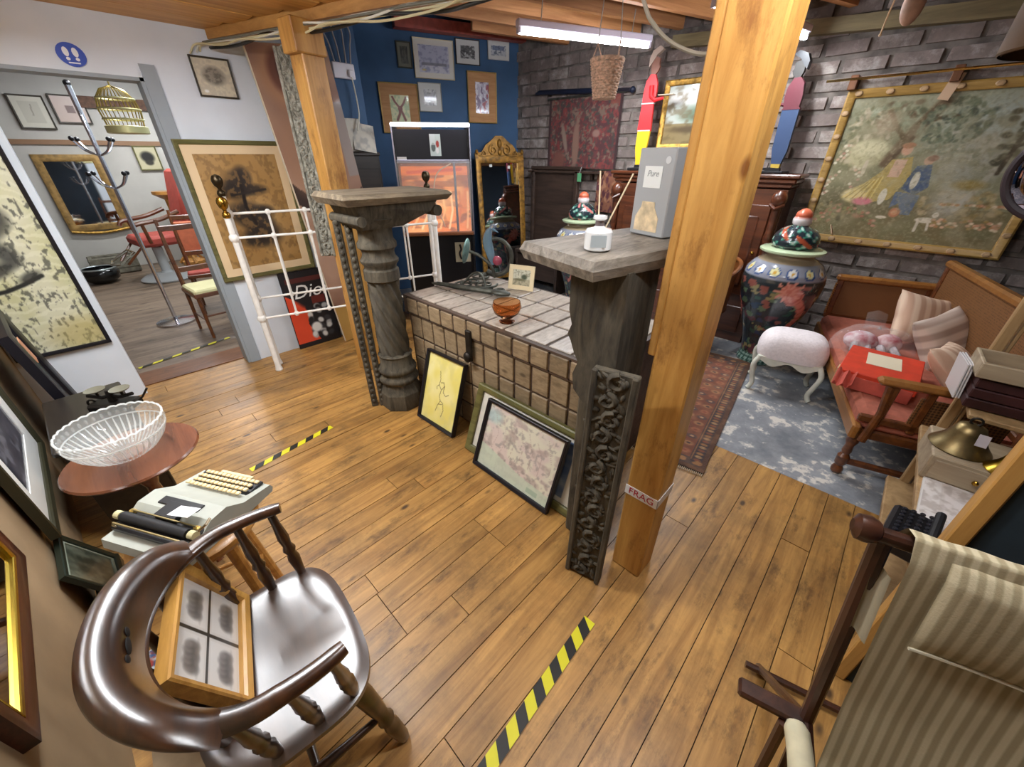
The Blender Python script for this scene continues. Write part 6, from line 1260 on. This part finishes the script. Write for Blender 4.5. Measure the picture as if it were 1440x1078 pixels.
MB().tube([(-.2, -.5, .32), (0, -.56, .30), (.2, -.5, .32), (.16, -.3, .44), (-.16, -.3, .44)], .016, 8, closed=True).build('footrest', ch, t)
for x_ in (-.25, .25): MB().tube([(x_, -.2, .52), (x_*.7, -.42, .30)], .016, 6).build('footrest_arm', sw, t)
def far_chair(label, loc, rz, seatm, backm):
    t = thing('dining_chair', label, 'chair', loc, (0, 0, rz)); MB().rbox((0, 0, .46), (.40, .38, .05), .015).build('seat', seatm, t); MB().rbox((0, .0, .43), (.42, .40, .04), .006).build('seat_rail', sw, t)
    for sx in (-1, 1): MB().tube([(sx*.18, -.17, .44), (sx*.185, -.18, 0)], [.018, .014], 8).build('leg', sw, t); MB().tube([(sx*.185, .22, 0), (sx*.18, .18, .45), (sx*.18, .21, .8), (sx*.17, .26, 1.08)], [.014, .02, .018, .014], 8).build('leg', sw, t); MB().tube([(sx*.183, -.17, .18), (sx*.183, .2, .18)], .009, 6).build('stretcher', sw, t)
    if backm: MB().rbox((0, .215, .78), (.34, .03, .36), .012).build('back_pad', backm, t)
    for z_ in (.62, 1.0): MB().rbox((0, .20 if z_ < .8 else .24, z_), (.36, .02, .05), .006).build('back_rail', sw, t)
    MB().tube([(-.18, -.17, .22), (.18, -.17, .22)], .009, 6).build('stretcher', sw, t)
far_chair('dark wooden chair with a cream seat just inside the doorway', (-4.92, .70, 0), R(95), plain('seat_cream', 'd8d2a0', .8), None); far_chair('wooden chair with an orange red padded back beyond the cream seated one', (-5.75, .86, 0), R(80), redu, plain('pad_orange', 'c06a48', .7, var=.05))
t = thing('bird_cage', 'brass domed bird cage hanging in the far room', 'bird cage', (-5.0, .57, 1.76)); bw_ = plain('brass_wire', 'b09a54', .3, .9); MB().lathe([(.13, 0), (.14, .005), (.14, .05), (.13, .055), (.001, .055)], 30).build('tray', plain('cage_tray', 'd0c890', .4, .4), t); b = MB()
for k in range(28): a = k*2*PI/28; b.tube([(.12*math.cos(a), .12*math.sin(a), .05), (.135*math.cos(a), .135*math.sin(a), .16), (.12*math.cos(a), .12*math.sin(a), .24), (.075*math.cos(a), .075*math.sin(a), .30), (.005*math.cos(a), .005*math.sin(a), .325)], .0028, 4)
b.build('bars', bw_, t, 60)
for z_, r in ((.10, .13), (.17, .136), (.24, .121)): MB().tube([(r*math.cos(a), r*math.sin(a), z_) for a in [j*2*PI/30 for j in range(30)]], .007, 6, closed=True).build('band', plain('cage_tray', 'd0c890', .4, .4), t)
MB().tube([(0, 0, .32), (0, 0, .84)], .006, 6).build('chain', bw_, t)
t = thing('hat_stand', 'tall chrome hat stand with black tipped arms in the far room', 'hat stand', (-5.55, .36, 0)); chs = plain('chrome_bright', 'd4d4dc', .15, 1); MB().lathe([(.18, 0), (.18, .015), (.03, .03)], 24).build('base', chs, t); MB().tube([(0, 0, .02), (0, 0, 1.75), (0, 0, 2.12)], [.018, .018, .022], 10).build('pole', chs, t)
for k in range(4):
    for z_ in (1.45, 1.72): a = k*PI/2+.6; r_ = MB().tube(spl([(0, 0, z_-.12), (.10*math.cos(a), .10*math.sin(a), z_-.08), (.17*math.cos(a), .17*math.sin(a), z_)], 5), .008, 6).build('arm', chs, t); MB().ball((.17*math.cos(a), .17*math.sin(a), z_+.01), .02, 8, 6).build('black_tip', tk, r_)
MB().ball((0, 0, 2.13), .026, 10, 8).build('finial', tk, t)
t = thing('pine_pedestal', 'pale carved pine pedestal by the far room wall', 'pedestal', (-8.7, 1.14, 0)); MB().lathe([(.16, 0), (.16, .05), (.07, .10), (.055, .4), (.075, .5), (.05, .6), (.06, 1.0), (.16, 1.06), (.19, 1.08), (.19, 1.12), (.001, 1.12)], 20).build('turned_stem', st_m, t)
for k in range(3): a = k*2.1; MB().tube([(.05*math.cos(a), .05*math.sin(a), .2), (.2*math.cos(a), .2*math.sin(a), .02)], .022, 8).build('foot', st_m, t)
t = thing('stone_trough', 'small grey stone trough under the far gilt mirror', 'trough', (-8.85, .16, 0)); sm = plain('stone_grey', '6e6a5c', .9, var=.15, bump=.4); MB().rbox((0, 0, .05), (.32, .56, .10), .02).build('trough_base', sm, t)
for c, d in (((-.14, 0, .17), (.05, .56, .18)), ((.14, 0, .17), (.05, .56, .18)), ((0, -.25, .17), (.26, .05, .18)), ((0, .25, .17), (.26, .05, .18))): MB().rbox(c, d, .012).build('trough_side', sm, t)
t = thing('black_bowl', 'glossy black pot on the far room floor before the trough', 'pot', (-8.25, -.05, 0)); MB().lathe([(.12, 0), (.2, .06), (.22, .15), (.19, .20), (.17, .20), (.19, .14), (.10, .03), (.001, .03)], 30).build('pot', plain('pot_black', '0e0f10', .2, coat=.4), t, 60); MB().tube([(.19*math.cos(a), .19*math.sin(a), .2) for a in [j*2*PI/30 for j in range(30)]], .012, 6, closed=True).build('rim', plain('rim_silver', 'a8b0b0', .3, .7), t)
t = thing('white_parcel', 'stacked white parcels by the dark timber pillar in the far room', 'parcels', (-8.3, -.42, 0)); 
for k in range(4): MB().rbox((.01*k, 0, .12+.24*k), (.26, .22, .23), .01).build('parcel', plain('parcel_%d' % k, ['b8b8b8', '5a4038', 'c8c8c8', '4a3a34'][k], .6), t)

# brown tub chair glimpsed between the post and the dragon jar
t = thing('tub_chair', 'brown wooden tub chair half hidden behind the thick pine post', 'chair', (-1.185, 3.71, 0), (0, 0, R(-40))); tcw = wood('tub_wood', '4e2a14', '8a5226', axis=0, scale=5, rough=.3, coat=.4, rnd=.02)
MB().grid(lambda u, v: ((.27+.02*v)*math.cos(PI*(-.12+1.24*u)), (.25+.02*v)*math.sin(PI*(-.12+1.24*u)), .40+v*(.26+.16*math.sin(PI*u))), 30, 8).build('curved_back', tcw, t, 80); MB().tube([((.29)*math.cos(PI*(-.12+1.24*u)), .27*math.sin(PI*(-.12+1.24*u)), .66+.16*math.sin(PI*u)) for u in [k/24 for k in range(25)]], .018, 8).build('top_rail', tcw, t, 60)
MB().lathe([(.25, .38), (.265, .40), (.26, .44), (.22, .455), (.001, .46)], 30).build('seat', plain('tub_leather', '4a2a20', .4, coat=.2, var=.1), t)
for k in range(4): a = k*PI/2+PI/4; MB().tube([(.17*math.cos(a), .17*math.sin(a), .40), (.22*math.cos(a), .22*math.sin(a), 0)], [.022, .014], 8).build('leg', tcw, t)
